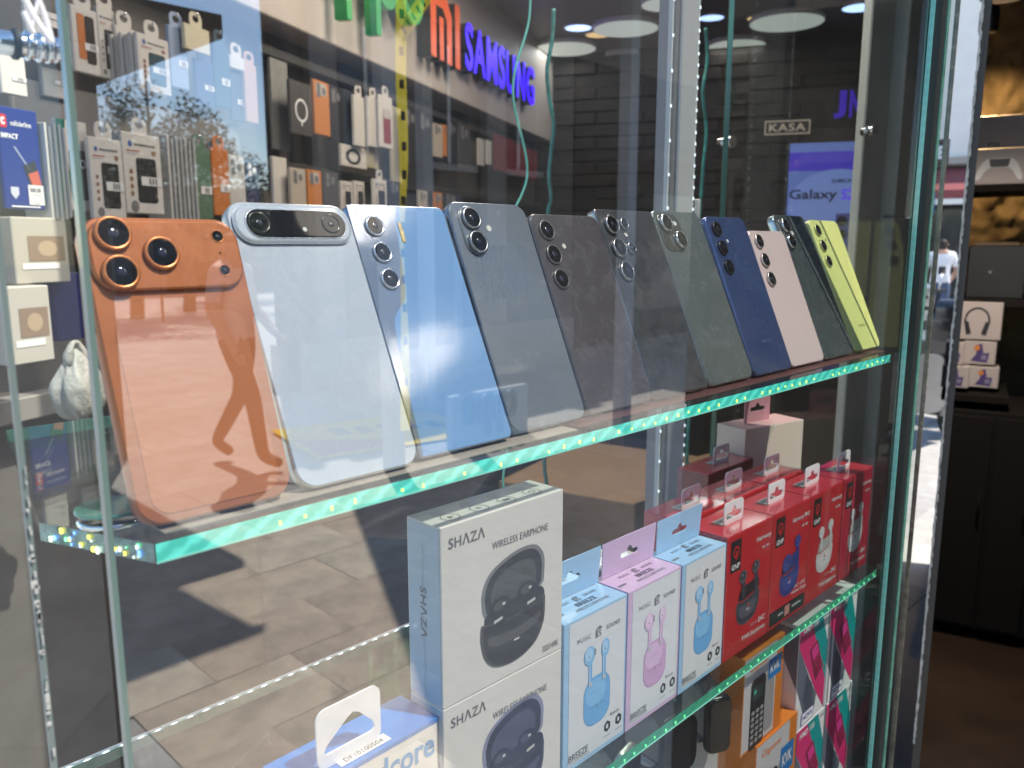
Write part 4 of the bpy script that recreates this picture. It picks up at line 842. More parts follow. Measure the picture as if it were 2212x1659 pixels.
def hmd(label, x, z, y=.345, w=.0745, h=.1255, d=.052):
    t, b = carton('phone_box', label, x, y, w, d, h, HW, z, 0, 'pink and teal phone boxes')
    flat(t, 'pink_band', [(0, h*.99), (w*.36, h*.99), (w*.98, h*.30), (w*.98, h*.02), (w*.70, h*.22), (0, h*.80)], HP, off=-.0002)
    flat(t, 'teal_band', [(w*.36, h*.99), (w*.74, h*.99), (w*.99, h*.66), (w*.99, h*.29)], HTL, off=-.0002)
    flat(t, 'slate_band', [(0, h*.80), (w*.50, h*.36), (w*.70, h*.22), (w*.62, h*.02), (w*.34, h*.04), (0, h*.42)], HG, off=-.0002)
    flat(t, 'printed_handset', [(w*.30, h*.50), (w*.52, h*.36), (w*.60, h*.10), (w*.42, h*.06), (w*.24, h*.26)], mat('print_slate', (.06, .07, .10), .35), off=-.0004)
    flat(t, 'printed_handset', [(w*.36, h*.70), (w*.62, h*.76), (w*.86, h*.44), (w*.62, h*.36)], mat('print_wine', (.20, .012, .05), .35), off=-.0004); flat(t, 'printed_display', [(w*.42, h*.69), (w*.60, h*.73), (w*.69, h*.62), (w*.51, h*.575)], mat('print_magenta', (.65, .04, .25), .35), off=-.0005)
    for r_ in range(4):
        for c_ in range(3): flat(t, 'printed_key', rrp(w*(.575+.055*r_+.075*c_), h*(.555-.045*r_+.012*c_), w*.05, h*.02, .0006, 1), HP, off=-.0006)
    txt(t, 'HMD 100', w*.36, h*.925, w*.50, .0072, WHITEP, off=-.0005, bold=.015); txt(t, 'HMD', w*.88, h*.945, w*.16, .0045, GREYP, off=-.0005)
    flat(t, 'sticker', rect(w*.20, w*.62, h*.015, h*.14), mat('sticker_navy', (.08, .10, .35), .4), off=-.0006); flat(t, 'sticker', rect(w*.22, w*.60, h*.025, h*.13), WHITEP, off=-.0007); txt(t, 'NOVA', w*.41, h*.085, w*.32, .0062, mat('sticker_ink', (.10, .12, .42), .4), off=-.0009, bold=.02)
    flat(t, 'slate_side', [(-.001, h*.97), (-d*.7, h*.97), (-.001, h*.42)], HG, 'L', -.0002); txt(t, 'HMD 100', -d*.55, h*.66, .062, .0095, BLACKP, 'L', -.0005, rot=-90, bold=.008)
    flat(t, 'printed_crest', [(-d*.30, h*.12), (-d*.16, h*.12), (-d*.15, h*.08), (-d*.23, h*.045), (-d*.31, h*.08)], mat('crest_ochre', (.45, .25, .05), .4), 'L', -.0003)
    return t
hmd('white box with pink and teal bands on top of the left stack', .7895, S3+.1270); hmd('white box with pink and teal bands at the bottom of the left stack', .7965, S3+.0003)
hmd('white box with pink and teal bands on top of the right stack', .8670, S3+.1270); hmd('white box with pink and teal bands at the bottom of the right stack', .8740, S3+.0003)
# watches
WB = mat('watch_black', (.006, .006, .007), .08, 0, .4, 0); WS = mat('strap_black', (.02, .02, .022), .5); WG = mat('watch_grey', (.04, .042, .045), .3, .6)
def watch(label, px, py, Y, rz, w, h, strap_m, lean=12, case_m=WG, cushion=None):
    p = onY(px, py, Y); t = thing('smart_watch', label, 'watch', (p.x, p.y, S3+.0003), (0, 0, R(rz)), 'smart watches')
    zc = p.z-S3
    ca = obj('case', slab(0, zc, w, h, w*.28, -.0055, .010, .003), case_m, t); obj('glass', slab(0, zc, w*.93, h*.94, w*.26, -.0066, .003, .0014), WB, ca)
    obj('crown', lathe([(0, 0), (.0028, 0), (.0032, .0006), (.0032, .0022), (0, .0026)], 16, 'x', (w/2-.0004, 0, zc+h*.18)), mat('crown_copper', (.6, .42, .3), .25, .9), t)
    loop = [(0, .002+.024*(1-math.cos(a))*.95, zc+(h*.46)*math.cos(a*.0)+(.030)*math.sin(a)) for a in [0]]
    S = [];  n = 28
    for i in range(n+1):
        a = R(-90+ -0) + 2*math.pi*i/n; S.append((.029+.029*math.cos(a+math.pi*.5+math.pi), (h*.5+.004)*math.sin(a+math.pi*.5+math.pi)))
    V = []; Fc = []
    for (yy, z_) in S:
        for xx in (-w*.36, w*.36): V.append((xx, yy+.001, zc+z_))
    for (yy, z_) in S:
        for xx in (-w*.36, w*.36): V.append((xx, .029+(yy-.029)*.92+.001, zc+z_*.94))
    m_ = 2*(n+1)
    for i in range(n): a = 2*i; Fc += [(a, a+1, a+3, a+2), (m_+a, m_+a+2, m_+a+3, m_+a+1), (a, a+2, m_+a+2, m_+a), (a+1, m_+a+1, m_+a+3, a+3)]
    obj('strap', mesh(V, Fc, True), strap_m, t)
    obj('cushion', slab(0, zc, w*.6, h*.8, .006, .006, .046, .004), cushion or mat('cushion_grey', (.25, .25, .25), .8), t)
    obj('foot', boxm(-.014, .014, .012, .046, 0, zc-h*.4, .003, 1), mat('acrylic_foot', (.45, .45, .44), .15, 0, .6), t)
watch('black square smart watch with a copper crown below the lilac box', 1463, 1608, .350, -6, .043, .054, WS)
watch('slim dark fitness watch beside the orange box', 1548, 1562, .350, -26, .025, .058, mat('strap_slate', (.035, .045, .065), .55), case_m=mat('watch_dark', (.05, .055, .06), .35, .4))
watch('dark strap watch at the bottom edge under the blue box', 1352, 1662, .360, 10, .034, .040, mat('strap_navy', (.03, .035, .05), .7), case_m=STEEL)
rg = [(0, .024*math.sin(a), .032+.030*math.cos(a)) for a in [2*math.pi*i/28 for i in range(28)]]
p = onY(1530, 1600, .40); tag(obj('clear_ring', tube([(x*1, y, z) for x, y, z in rg], .0022, 8, True), mat('clear_plastic', (.75, .66, .58), .1, 0, .6, .6), None, (p.x, p.y, p.z-.04), (0, 0, R(60))), 'clear plastic strap ring in front of the orange box', 'ring')
tag(obj('green_card', boxm(0, .028, 0, .004, 0, .27, .001, 1), mat('green_grey_card', (.16, .20, .17), .5), None, (.545, .44, S3+.0003)), 'grey green card standing behind the watches', 'card')
# ================================================================== RACK WALL GOODS
RD = ROOM-.03
RAIL = mat('rail_grey', (.30, .28, .26), .4, .3)
def rail(label, x0, x1, y, d=RD-.02, h=.03, th=.02, m=None):
    a, b = onW(x0, y, d), onW(x1, y, d)
    return tag(obj('rack_rail', boxm(0, (b-a).dot(wdir), 0, th, -h/2, h/2, .002, 1), m or RAIL, None, (a.x, a.y, a.z), (0, 0, WA)), label, 'rail')
def wz(z, u, d): p = wdir*u + ndir*d; return (p.x, p.y, z)
ZR = CAMZ
SHB = mat('rack_shelf_grey', (.22, .205, .19), .5, noise=.08)
for z_, h_, lab in ((ZR+.225, .10, 'broad grey rack board under the top row of hanging packs'), (ZR+.0, .045, 'grey rack board under the second row of hanging packs'), (ZR-.36, .05, 'grey rack board low on the wall behind the orange phone')):
    tag(obj('rack_board', boxm(0, .95, 0, .05, 0, h_, .003, 1), SHB, None, wz(z_, 1.05, RD-.02), (0, 0, WA)), lab, 'rack board')
for z_, lab in ((ZR+.55, 'long dark rail under the fascia'), (ZR+.22, 'second dark rail behind the phone cases')):
    tag(obj('rack_board', boxm(0, 3.2, 0, .03, 0, .03, .003, 1), mat('rail_dark', (.05, .047, .043), .5), None, wz(z_, 2.15, RD), (0, 0, WA)), lab, 'rack board')
def hookm(L): return tube([(0, 0, 0), (0, -L, 0), (0, -L-.004, .008)], .0022, 6)
PRICE = mat('price_label', (.72, .71, .68), .5)
def pack(label, x0, x1, y0, y1, d, card, pic=None, cam=0, tagm=True, depth=.012, tab=True, grp='packs hanging on the rack wall', stack=0, ptext=None, extra=None):
    a, w, h, zb = wspan(x0, x1, y0, y1, d)
    t = thing('hanging_pack', label, 'package', (a.x, a.y, zb), WA, grp)
    obj('card', boxm(0, w, 0, depth, 0, h, .002, 1), card, t)
    for k in range(stack): obj('card', boxm(.003*k % .006, w-.002, depth+.003+k*.014, depth+.014+k*.014, .002*(k % 3), h-.003*(k % 2), .001, 1), card, t)
    if tab:
        flat(t, 'hang_tab', [rrp(w/2, h+.014, .045, .04, .015, 4), ell(w/2, h+.018, .012, .008, 16)], card, 'F', .004, .0012)
        obj('hook', place(hookm(.02), 'T', 0), CHROME, t, (w/2, .02, h+.024))
    if pic:
        flat(t, 'printed_phone', rrp(w*.58, h*.42, w*.52, h*.56, w*.06, 4), BLACKP, off=-.0006); flat(t, 'printed_phone', rrp(w*.58, h*.42, w*.47, h*.53, w*.05, 4), pic, off=-.0010)
        flat(t, 'printed_mark', ell(w*.20, h*.86, w*.05, w*.06, 12), mat('mark_blue', (.05, .10, .35), .5), off=-.0006); flat(t, 'printed_title', rect(w*.30, w*.85, h*.845, h*.872), GREYP, off=-.0006)
        flat(t, 'printed_caption', rect(w*.10, w*.45, h*.77, h*.785), mat('print_rust', (.4, .1, .06), .5), off=-.0006); flat(t, 'printed_caption', rect(w*.10, w*.38, h*.74, h*.752), LGREYP, off=-.0006)
        for k in range(4): flat(t, 'printed_icon', ell(w*.18, h*(.52-.09*k), w*.045, w*.05, 10), mat('print_brown', (.25, .12, .07), .5), off=-.0006)
        flat(t, 'printed_seal', ell(w*.22, h*.09, w*.10, w*.11, 16), GREYP, off=-.0006); flat(t, 'printed_shield', [(w*.74, h*.80), (w*.86, h*.80), (w*.86, h*.76), (w*.80, h*.73), (w*.74, h*.76)], mat('print_brown', (.25, .12, .07), .5), off=-.0006)
    if tagm:
        flat(t, 'price_label', rect(w*.42, w*.96, h*.36, h*.47), PRICE, off=-.0016)
        for k in range(3): flat(t, 'price_print', rect(w*(.62+.08*k), w*(.67+.08*k), h*.375, h*.455), GREYP, off=-.0019)
    if extra: extra(t, w, h)
    return t
WC = mat('pack_white', (.62, .585, .53), .45, noise=.04); GYC = mat('pack_grey', (.40, .39, .37), .5, noise=.1, nscale=30); TL = mat('pack_teal_picture', (.03, .07, .09), .3)
DKB = mat('pack_dark_picture', (.03, .028, .03), .3)
# top row
def two_phones(t, w, h):
    flat(t, 'printed_phone', rrp(w*.33, h*.55, w*.28, h*.68, w*.05, 4), mat('case_orange', (.50, .15, .03), .45), off=-.0008); flat(t, 'printed_phone', rrp(w*.66, h*.52, w*.36, h*.72, w*.08, 5), DKB, off=-.0012)
pack('white pack picturing an orange and a black phone in the top row', 158, 212, 18, 158, RD-.06, WC, None, tagm=True, extra=two_phones)
pack('white pack at the top left behind the chrome rod', 60, 150, 25, 128, RD-.05, WC, DKB, tab=False)
pack('white pack with a dark phone right of the orange picture', 214, 252, 20, 170, RD-.02, WC, DKB)
pack('pile of white packs with a teal phone on the front in the top row', 300, 366, 80, 200, RD-.10, WC, TL, stack=6)
pack('pale blue pack with a red edge in the top row', 368, 405, 60, 190, RD-.06, mat('pack_pale_blue', (.30, .38, .52), .45), None)
pack('yellowish pack in the top row', 400, 452, 58, 112, RD-.08, mat('pack_yellowish', (.62, .56, .40), .45), None, tagm=False)
pack('dark blue pack with a price label in the top row', 425, 462, 130, 230, RD-.06, mat('pack_navy', (.03, .06, .16), .4), None)
pack('narrow pinkish pack beside the drainpipe', 530, 556, 140, 265, RD-.05, mat('pack_pinkish', (.52, .34, .28), .45), None, tagm=False)
pack('small white card hung above the pinkish pack', 497, 528, 122, 150, RD-.05, WC, None, tagm=False)
pack('dark teal pack with a label right of the dark blue pack', 464, 496, 96, 232, RD-.05, mat('pack_dark_teal', (.03, .08, .12), .4), None)
pack('tall slate pack behind the small white card', 500, 528, 160, 262, RD-.04, mat('pack_slate', (.06, .08, .12), .4), None)
pack('white pack with a dark phone partly behind the white pile', 254, 296, 60, 186, RD-.03, WC, TL)
pack('cream pack with a round seal at the left edge under the chrome rod', 2, 56, 118, 205, RD-.06, WC, None, tagm=True, tab=False)
pack('grey white pack between the chrome rod and the orange picture', 92, 150, 130, 212, RD-.03, MATS['pack_grey'], None, tagm=True, tab=False)
# second row
def cellular(t, w, h):
    RDL = mat('logo_red', (.5, .02, .03), .4); flat(t, 'printed_logo', rrp(w*.10, h*.86, w*.20, h*.13, .004, 3), RDL, off=-.0008); txt(t, 'c', w*.10, h*.86, w*.10, h*.075, WHITEP, off=-.0012, bold=.04)
    txt(t, 'cellularline', w*.55, h*.85, w*.52, h*.05, WHITEP, off=-.0008, bold=.01); txt(t, 'IMPACT', w*.24, h*.72, w*.42, h*.05, WHITEP, off=-.0008, bold=.03)
    flat(t, 'printed_phone', [(w*.50, h*.44), (w*.82, h*.50), (w*.95, h*.24), (w*.70, h*.20)], DKB, off=-.0008); flat(t, 'printed_phone', [(w*.62, h*.36), (w*.88, h*.40), (w*.95, h*.24), (w*.72, h*.21)], mat('print_coral', (.5, .10, .06), .4), off=-.0011)
    flat(t, 'printed_glint', [(w*.30, h*.62), (w*.36, h*.62), (w*.70, h*.40), (w*.62, h*.42)], mat('print_steel', (.25, .30, .45), .4), off=-.0008)
    flat(t, 'sticker', rect(w*.58, w*.98, h*.05, h*.25), PRICE, off=-.0012); txt(t, '500.00', w*.76, h*.20, w*.28, h*.045, BLACKP, off=-.0016, bold=.02); flat(t, 'printed_ring', [ell(w*.78, h*.11, w*.11, h*.05), ell(w*.78, h*.11, w*.10, h*.045)], GREYP, off=-.0016)
    flat(t, 'printed_shield', [(w*.14, h*.22), (w*.34, h*.22), (w*.34, h*.15), (w*.24, h*.10), (w*.14, h*.15)], mat('print_silver', (.5, .52, .6), .4), off=-.0008); flat(t, 'printed_caption', rect(w*.12, w*.86, h*.022, h*.034), WHITEP, off=-.0008)
pack('deep blue pack with a white 500.00 sticker at the left edge', 4, 88, 236, 452, RD-.09, mat('pack_deep_blue', (.012, .028, .20), .35), None, tagm=False, tab=False, extra=cellular)
def stack_edges(label, x0, x1, y0, y1, d, n=7):
    a, w, h, zb = wspan(x0, x1, y0, y1, d); t = thing('pack_pile', label, 'packages', (a.x, a.y, zb), WA, 'piles of packs seen edge on')
    for k in range(n): obj('card', boxm(w*k/n, w*(k+.72)/n, -.02-.004*(k % 3), .05, .004*(k % 3), h-.006*(k % 2), .001, 1), GYC if k % 3 else WC, t)
stack_edges('grey pile of packs right of the deep blue pack', 88, 128, 270, 478, RD-.08, 6)
def eight(t, w, h):
    flat(t, 'printed_swirl', [(0, h), (w*.30, h), (w*.20, h*.7), (w*.35, h*.4), (w*.25, 0), (0, 0)], mat('print_emerald', (.01, .14, .08), .35), off=-.0006)
    flat(t, 'printed_swirl', [(w*.10, h*.55), (w*.2, h*.7), (w*.3, h*.45), (w*.18, h*.38)], mat('print_gold', (.5, .33, .05), .35), off=-.0009); flat(t, 'printed_phone', rrp(w*.62, h*.40, w*.56, h*.56, w*.09, 4), DKB, off=-.0010)
    flat(t, 'printed_ring', [ell(w*.52, h*.55, w*.11, h*.05, 20), ell(w*.52, h*.55, w*.075, h*.034, 20)], WHITEP, off=-.0014); flat(t, 'printed_ring', [ell(w*.74, h*.53, w*.11, h*.05, 20), ell(w*.74, h*.53, w*.075, h*.034, 20)], WHITEP, off=-.0014)
pack('green and white pack with a dark phone and ring print', 128, 194, 262, 455, RD-.10, WC, None, tagm=False, extra=eight, tab=False)
pack('white pack with a dark phone, left of two alike', 197, 268, 300, 474, RD-.12, WC, DKB)
pack('white pack with a dark phone, right of two alike', 268, 350, 290, 462, RD-.10, WC, DKB, stack=3)
stack_edges('grey pile of packs with dark edges in the second row', 352, 414, 298, 486, RD-.05, 10)
pack('green pack with a figure in the second row', 414, 458, 320, 474, RD-.04, mat('pack_green', (.10, .17, .11), .45), None)
pack('orange pack in the second row', 460, 496, 322, 466, RD-.04, mat('case_orange2', (.52, .16, .03), .45), None)
def camtri(m):
    def f(t, w, h):
        for cx, cz in ((.28, .88), (.28, .76), (.62, .82)): flat(t, 'printed_lens', ell(w*cx, h*cz, w*.14, w*.14, 14), m, off=-.0008)
    return f
pack('white phone case with three lenses beside the orange pack', 497, 531, 336, 480, RD-.03, mat('case_white', (.55, .53, .50), .35), None, tagm=False, tab=False, extra=camtri(GREYP))
pack('dark blue phone case beside the drainpipe', 534, 562, 342, 482, RD-.03, mat('case_navy', (.02, .035, .09), .35), None, tagm=False, tab=False, extra=camtri(WHITEP))
# cases right of the pipe, upper row
def case(label, x0, x1, y0, y1, m, lensm=GREYP, ring=False, d=RD-.06, ch=False):
    def ex(t, w, h):
        if ring: flat(t, 'magnet_ring', [ell(w*.5, h*.47, w*.30, w*.30, 26), ell(w*.5, h*.47, w*.24, w*.24, 26)], WHITEP, off=-.0008); flat(t, 'magnet_line', rect(w*.47, w*.53, h*.18, h*.27), WHITEP, off=-.0008)
        else: flat(t, 'printed_plate', rrp(w*.46, h*.84, w*.70, h*.22, w*.12, 4), mat('plate_pale', (.50, .46, .40), .4) if ch else m, off=-.0004); camtri(lensm)(t, w, h)
    return pack(label, x0, x1, y0, y1, d, m, None, tagm=False, extra=ex, tab=False, grp='phone cases on the rack wall', depth=.012)
CK = mat('case_black', (.022, .021, .022), .3); CAM_ = mat('case_amber', (.55, .20, .045), .4); CBG = mat('case_beige', (.48, .41, .33), .4); CRD = mat('case_red', (.24, .025, .02), .4); CGR = mat('case_smoke', (.085, .08, .075), .25)
case('clear smoke case with a white magnet ring', 628, 672, 178, 292, CGR, ring=True); case('amber phone case in the upper row right of the ring case', 680, 712, 176, 292, CAM_, ch=True); case('black phone case right of the amber one', 713, 742, 188, 305, CK)
pack('blue black pack in the upper case row', 744, 764, 195, 315, RD-.05, mat('pack_blueblack', (.03, .04, .06), .4), None, tagm=False, tab=False)
pack('pale narrow pack in the upper case row', 766, 788, 208, 316, RD-.08, WC, None, tagm=False); pack('second pale narrow pack in the upper case row', 796, 820, 212, 318, RD-.08, WC, None, tagm=False)
def redc(t, w, h): flat(t, 'printed_phone', rrp(w*.52, h*.42, w*.62, h*.66, w*.1, 4), CRD, off=-.0008); flat(t, 'printed_plate', rrp(w*.52, h*.66, w*.58, h*.18, w*.1, 4), mat('plate_pale', (.50, .46, .40), .4), off=-.0011)
pack('pale pack with a red phone case', 822, 848, 208, 320, RD-.10, WC, None, tagm=False, extra=redc); pack('long pale yellow pack behind the yellow tape', 846, 868, 232, 395, RD-.02, mat('pack_straw', (.45, .40, .28), .45), None, tagm=False, tab=False)
case('large black case at the middle of the upper row', 874, 902, 232, 356, CK); case('second large black case in the upper row', 905, 934, 244, 360, CK)
case('beige phone case in the upper row', 938, 956, 268, 340, CBG, ch=True); case('narrow amber case next to the beige one', 958, 966, 270, 338, CAM_); case('black case next to the narrow amber one', 970, 988, 262, 358, CK); case('dark case at the far end of the upper row', 992, 1016, 270, 366, CGR)
pack('pale pack far along the wall', 1034, 1046, 300, 358, RD-.05, WC, None, tagm=False, tab=False); pack('second pale pack far along the wall', 1052, 1062, 304, 356, RD-.05, WC, None, tagm=False, tab=False)
pack('wide dark red pack far along the wall', 1070, 1110, 296, 372, RD-.05, mat('pack_wine', (.20, .03, .03), .45), None, tagm=False, tab=False); pack('second dark red pack near the end of the wall', 1114, 1160, 318, 384, RD-.05, MATS['pack_wine'], None, tagm=False, tab=False)
def hp(t, w, h): flat(t, 'printed_headset', [ell(w*.45, h*.5, w*.30, h*.36, 22), ell(w*.45, h*.5, w*.18, h*.24, 22)], CK, off=-.0008)
pack('pale pack with a dark headset print under the narrow packs', 738, 792, 316, 362, RD-.06, WC, None, tagm=False, tab=False, extra=hp); pack('pale pack beside the headset pack', 794, 818, 320, 364, RD-.06, MATS['pack_straw'], None, tagm=False, tab=False)
# lower case row
case('beige phone case in the lower row', 630, 662, 364, 470, CBG, ch=True); case('amber phone case in the lower row', 666, 696, 368, 472, CAM_, ch=True); case('black phone case in the lower row', 700, 732, 372, 474, CGR)
for k, (a, b) in enumerate(((738, 762), (766, 788))): pack('small white accessory pack, %s of a pair below the headset pack' % ('left' if k == 0 else 'right'), a, b, 392, 462, RD-.05, WC, DKB, tagm=False, tab=False)
pack('white pack with a small phone picture in the lower row', 808, 836, 388, 466, RD-.08, WC, DKB, tagm=False); case('black case in the lower row behind the tape', 842, 868, 392, 470, CK)
case('beige case in the lower row', 906, 924, 412, 480, CBG, ch=True); case('amber case far in the lower row', 940, 956, 416, 486, CAM_, ch=True); case('black case far in the lower row', 960, 990, 420, 490, CK)
pack('grey white pack column right of the drainpipe', 592, 622, 340, 480, RD-.03, WC, None, tagm=False, tab=False); pack('speckled grey panel right of the drainpipe', 588, 624, 130, 325, RD+.005, mat('panel_speckle', (.26, .26, .24), .6, noise=.15, nscale=40), None, tagm=False, tab=False)
pack('dark case low in the rack behind the phones', 560, 640, 492, 640, RD-.02, CK, None, tagm=False, tab=False)
# boxes and bag at the lower left
def picture(t, w, h): flat(t, 'printed_picture', rect(w*.25, w*.92, h*.34, h*.72), mat('print_sepia', (.24, .17, .12), .5), off=-.0008); flat(t, 'printed_picture', ell(w*.6, h*.53, w*.18, h*.12), mat('print_tan', (.40, .30, .2), .5), off=-.0011); flat(t, 'price_label', rect(w*.12, w*.80, h*.22, h*.31), PRICE, off=-.0011)
pack('cream box with a small picture at the lower left', 30, 148, 470, 612, RD-.10, mat('box_sand', (.42, .39, .33), .5), None, tagm=False, tab=False, depth=.06, extra=picture); pack('cream box with a price strip standing lower at the left', 18, 112, 618, 785, RD-.14, mat('box_sand2', (.45, .42, .37), .5), None, tagm=False, tab=False, depth=.06, extra=picture)
pack('indigo pack beside the cream boxes', 120, 178, 590, 735, RD-.07, mat('pack_indigo', (.025, .03, .13), .4), None, tagm=False, tab=False, depth=.04)
a, w, h, zb = wspan(112, 215, 735, 905, RD-.2)
bagm = bmesh.new(); bmesh.ops.create_uvsphere(bagm, u_segments=28, v_segments=18, radius=1)
for v in bagm.verts:
    k = v.co.z; q = math.atan2(v.co.y, v.co.x); s = (.46+.06*math.sin(q*9+k*4)+.05*math.sin(q*5))*(1-.72*max(0, k)**1.2)*(1+.18*max(0, -k)); v.co = Vector((v.co.x*w*s/ .5*.5, v.co.y*.035*s/.5, (k+1)*h*.46))
me = bpy.data.meshes.new('m'); bagm.to_mesh(me); bagm.free(); me.polygons.foreach_set('use_smooth', [True]*len(me.polygons))
t = thing('plastic_bag', 'white plastic carrier bag hanging at the lower left', 'bag', (a.x+w*.4, a.y, zb), WA); obj('bag_body', me, mat('bag_white', (.30, .30, .27), .5, 0, .4, .0, bump=1.0, bscale=28), t)
for s in (-1, 1): obj('handle', tube([(s*w*.16, 0, h*.7), (s*w*.17, 0, h*.85), (s*w*.05, 0, h*.99), (0, 0, h)], [.010, .008, .005, .004], 8), MATS['bag_white'], t)
# dark storage under the shelves, seen through the case
tag(obj('stock_crate', boxm(0, .9, 0, .5, 0, .62, .02, 2), mat('crate_black', (.02, .021, .024), .5), None, wz(.26, 1.75, .75), (0, 0, WA+R(8))), 'black storage crate on the floor behind the case', 'crate')
t = thing('cardboard_box', 'open brown cardboard box behind the case', 'box', wz(.024, 2.2, .35), WA+R(-12)); obj('box_body', boxm(0, .6, 0, .45, 0, .85, .003, 1), mat('cardboard', (.26, .17, .09), .8, noise=.1), t); obj('flap', mesh([(0, 0, .851), (.6, 0, .851), (.62, -.14, .90), (-.02, -.12, .91)], [(0, 1, 2, 3)]), MATS['cardboard'], t)
SL = mat('slat_tan', (.20, .17, .13), .6)
t = thing('slat_screen', 'upright dark slats with pale edges standing behind the case', 'slatted screen', onY(1250, 1100, 1.9)*1, R(26))
t.location.z = .024
for k in range(9): obj('slat', boxm(k*.11, k*.11+.022, 0, .09, 0, 1.15+.03*k, .004, 1), SL, t)
obj('slat_back', boxm(-.05, 1.05, .12, .14, 0, 1.6, .004, 1), mat('slat_dark', (.03, .028, .027), .7), t)
# ================================================================== PEOPLE
def person(name, label, loc, rz, cols, height=1.72, pose='stand'):
    """one skinned body; zones of skin, shirt, trousers, shoes and hair by height"""
    k = height/1.72
    J = dict(pel=(0,0,.95,.125), sp=(0,.01,1.12,.125), ch=(0,.015,1.32,.150), nk=(0,.02,1.475,.058), hd=(0,-.005,1.58,.088), top=(0,.0,1.68,.070),
             ls=(.175,.02,1.40,.070), le=(.245,.03,1.14,.046), lw=(.235,-.10,.92,.036), lh=(.232,-.14,.84,.034), rs=(-.175,.02,1.40,.070), re=(-.25,.02,1.14,.046), rw=(-.20,-.16,.98,.036), rh=(-.18,-.22,.94,.034),
             lhp=(.095,0,.90,.095), lk=(.11,-.03,.50,.064), la=(.12,.04,.09,.048), lt=(.13,-.12,.04,.040), rhp=(-.095,0,.90,.095), rk=(-.11,-.01,.50,.064), ra=(-.12,.02,.09,.048), rto=(-.13,-.14,.04,.040))
    if pose == 'walk': J.update(lk=(.10,-.16,.53,.064), la=(.10,-.22,.09,.048), lt=(.11,-.38,.05,.040), rk=(-.10,.06,.50,.064), ra=(-.10,.30,.12,.048), rto=(-.10,.16,.04,.040))
    N = list(J); E_ = [('pel','sp'),('sp','ch'),('ch','nk'),('nk','hd'),('hd','top'),('ch','ls'),('ls','le'),('le','lw'),('lw','lh'),('ch','rs'),('rs','re'),('re','rw'),('rw','rh'),('pel','lhp'),('lhp','lk'),('lk','la'),('la','lt'),('pel','rhp'),('rhp','rk'),('rk','ra'),('ra','rto')]
    me = bpy.data.meshes.new('m'); me.from_pydata([Vector(J[n][:3])*k for n in N], [(N.index(a), N.index(b)) for a, b in E_], [])
    o = bpy.data.objects.new('tmp', me); C.objects.link(o)
    md = o.modifiers.new('s', 'SKIN'); md.use_smooth_shade = True
    for i, n in enumerate(N): r_ = J[n][3]*k; me.skin_vertices[0].data[i].radius = (r_*(1.18 if n in ('ch', 'sp', 'pel') else 1), r_*(.86 if n in ('ch', 'sp', 'pel') else 1))
    me.skin_vertices[0].data[0].use_root = True
    sb = o.modifiers.new('b', 'SUBSURF'); sb.levels = 2; sb.render_levels = 2
    dg = bpy.context.evaluated_depsgraph_get(); bm_ = bpy.data.meshes.new_from_object(o.evaluated_get(dg)); bpy.data.objects.remove(o)
    mi = []
    for p in bm_.polygons:
        c = p.center/k; ax = abs(c.x)
        if c.z > 1.50: z = 4 if (c.z > 1.60 or c.y > .02) else 0
        elif c.z > 1.435 and ax < .09: z = 0
        elif ax > .19 and c.z < 1.20 and c.z > .75: z = 0
        elif c.z > .93: z = 1
        elif c.z > .10: z = 2
        else: z = 3
        mi.append(z)
    bm_.materials.clear()
    for m in cols: bm_.materials.append(m)
    bm_.polygons.foreach_set('material_index', mi); bm_.polygons.foreach_set('use_smooth', [True]*len(bm_.polygons))
    t = thing(name, label, 'person', loc, rz)
    b = obj('body', bm_, None, t)
    fm = cols[0]
    obj('nose', lathe([(.002, -.020), (.010, 0), (.013, .012)], 10, 'y', (0, -.095*k, 1.585*k)), fm, t)
    for s in (-1, 1):
        obj('ear', lathe([(.004, -.008), (.022, -.004), (.024, .004), (.006, .008)], 12, 'x', (s*.084*k, .01, 1.58*k)), fm, t)
        wr = Vector(J['lh' if s > 0 else 'rh'][:3])*k; dr = (wr-Vector(J['lw' if s > 0 else 'rw'][:3])*k).normalized()
        for f in range(4): q = wr+Vector((0, (f-1.5)*.018, 0)); obj('finger', tube([q, q+dr*.045, q+dr*.078+Vector((0, -.006, 0))], [.009, .008, .006], 6), fm, t)
        obj('thumb', tube([wr+Vector((0, -.03, .01)), wr+Vector((0, -.055, -.01)), wr+Vector((0, -.06, -.035))], [.010, .009, .007], 6), fm, t)
    return t
SKIN = mat('skin', (.42, .24, .17), .5); HAIR = mat('hair_dark', (.03, .02, .015), .6); JEAN = mat('jeans', (.07, .10, .17), .8, noise=.15); TEE = mat('tee_white', (.78, .78, .80), .75); SHOE = mat('shoe_dark', (.03, .03, .03), .5)
# ================================================================== PASSAGE BESIDE THE CASE
def far(px, py, D): return at(px, py, D)
vR = R(44.5-29)                                   # direction of the passage
PR = vR-R(90)                                     # its left-to-right direction
def fbox(px0, px1, py0, py1, D, th=.1):
    a, b = at(px0, (py0+py1)/2, D), at(px1, (py0+py1)/2, D); t_, u_ = at((px0+px1)/2, py0, D), at((px0+px1)/2, py1, D)
    return a, (b-a).length, t_.z-u_.z, u_.z
p = at(2034, 560, 14.0); person('person', 'person in a white T-shirt and jeans seen from behind in the street', (p.x, p.y, 0), vR-R(90)+R(180)+R(10), (SKIN, TEE, JEAN, SHOE, HAIR))
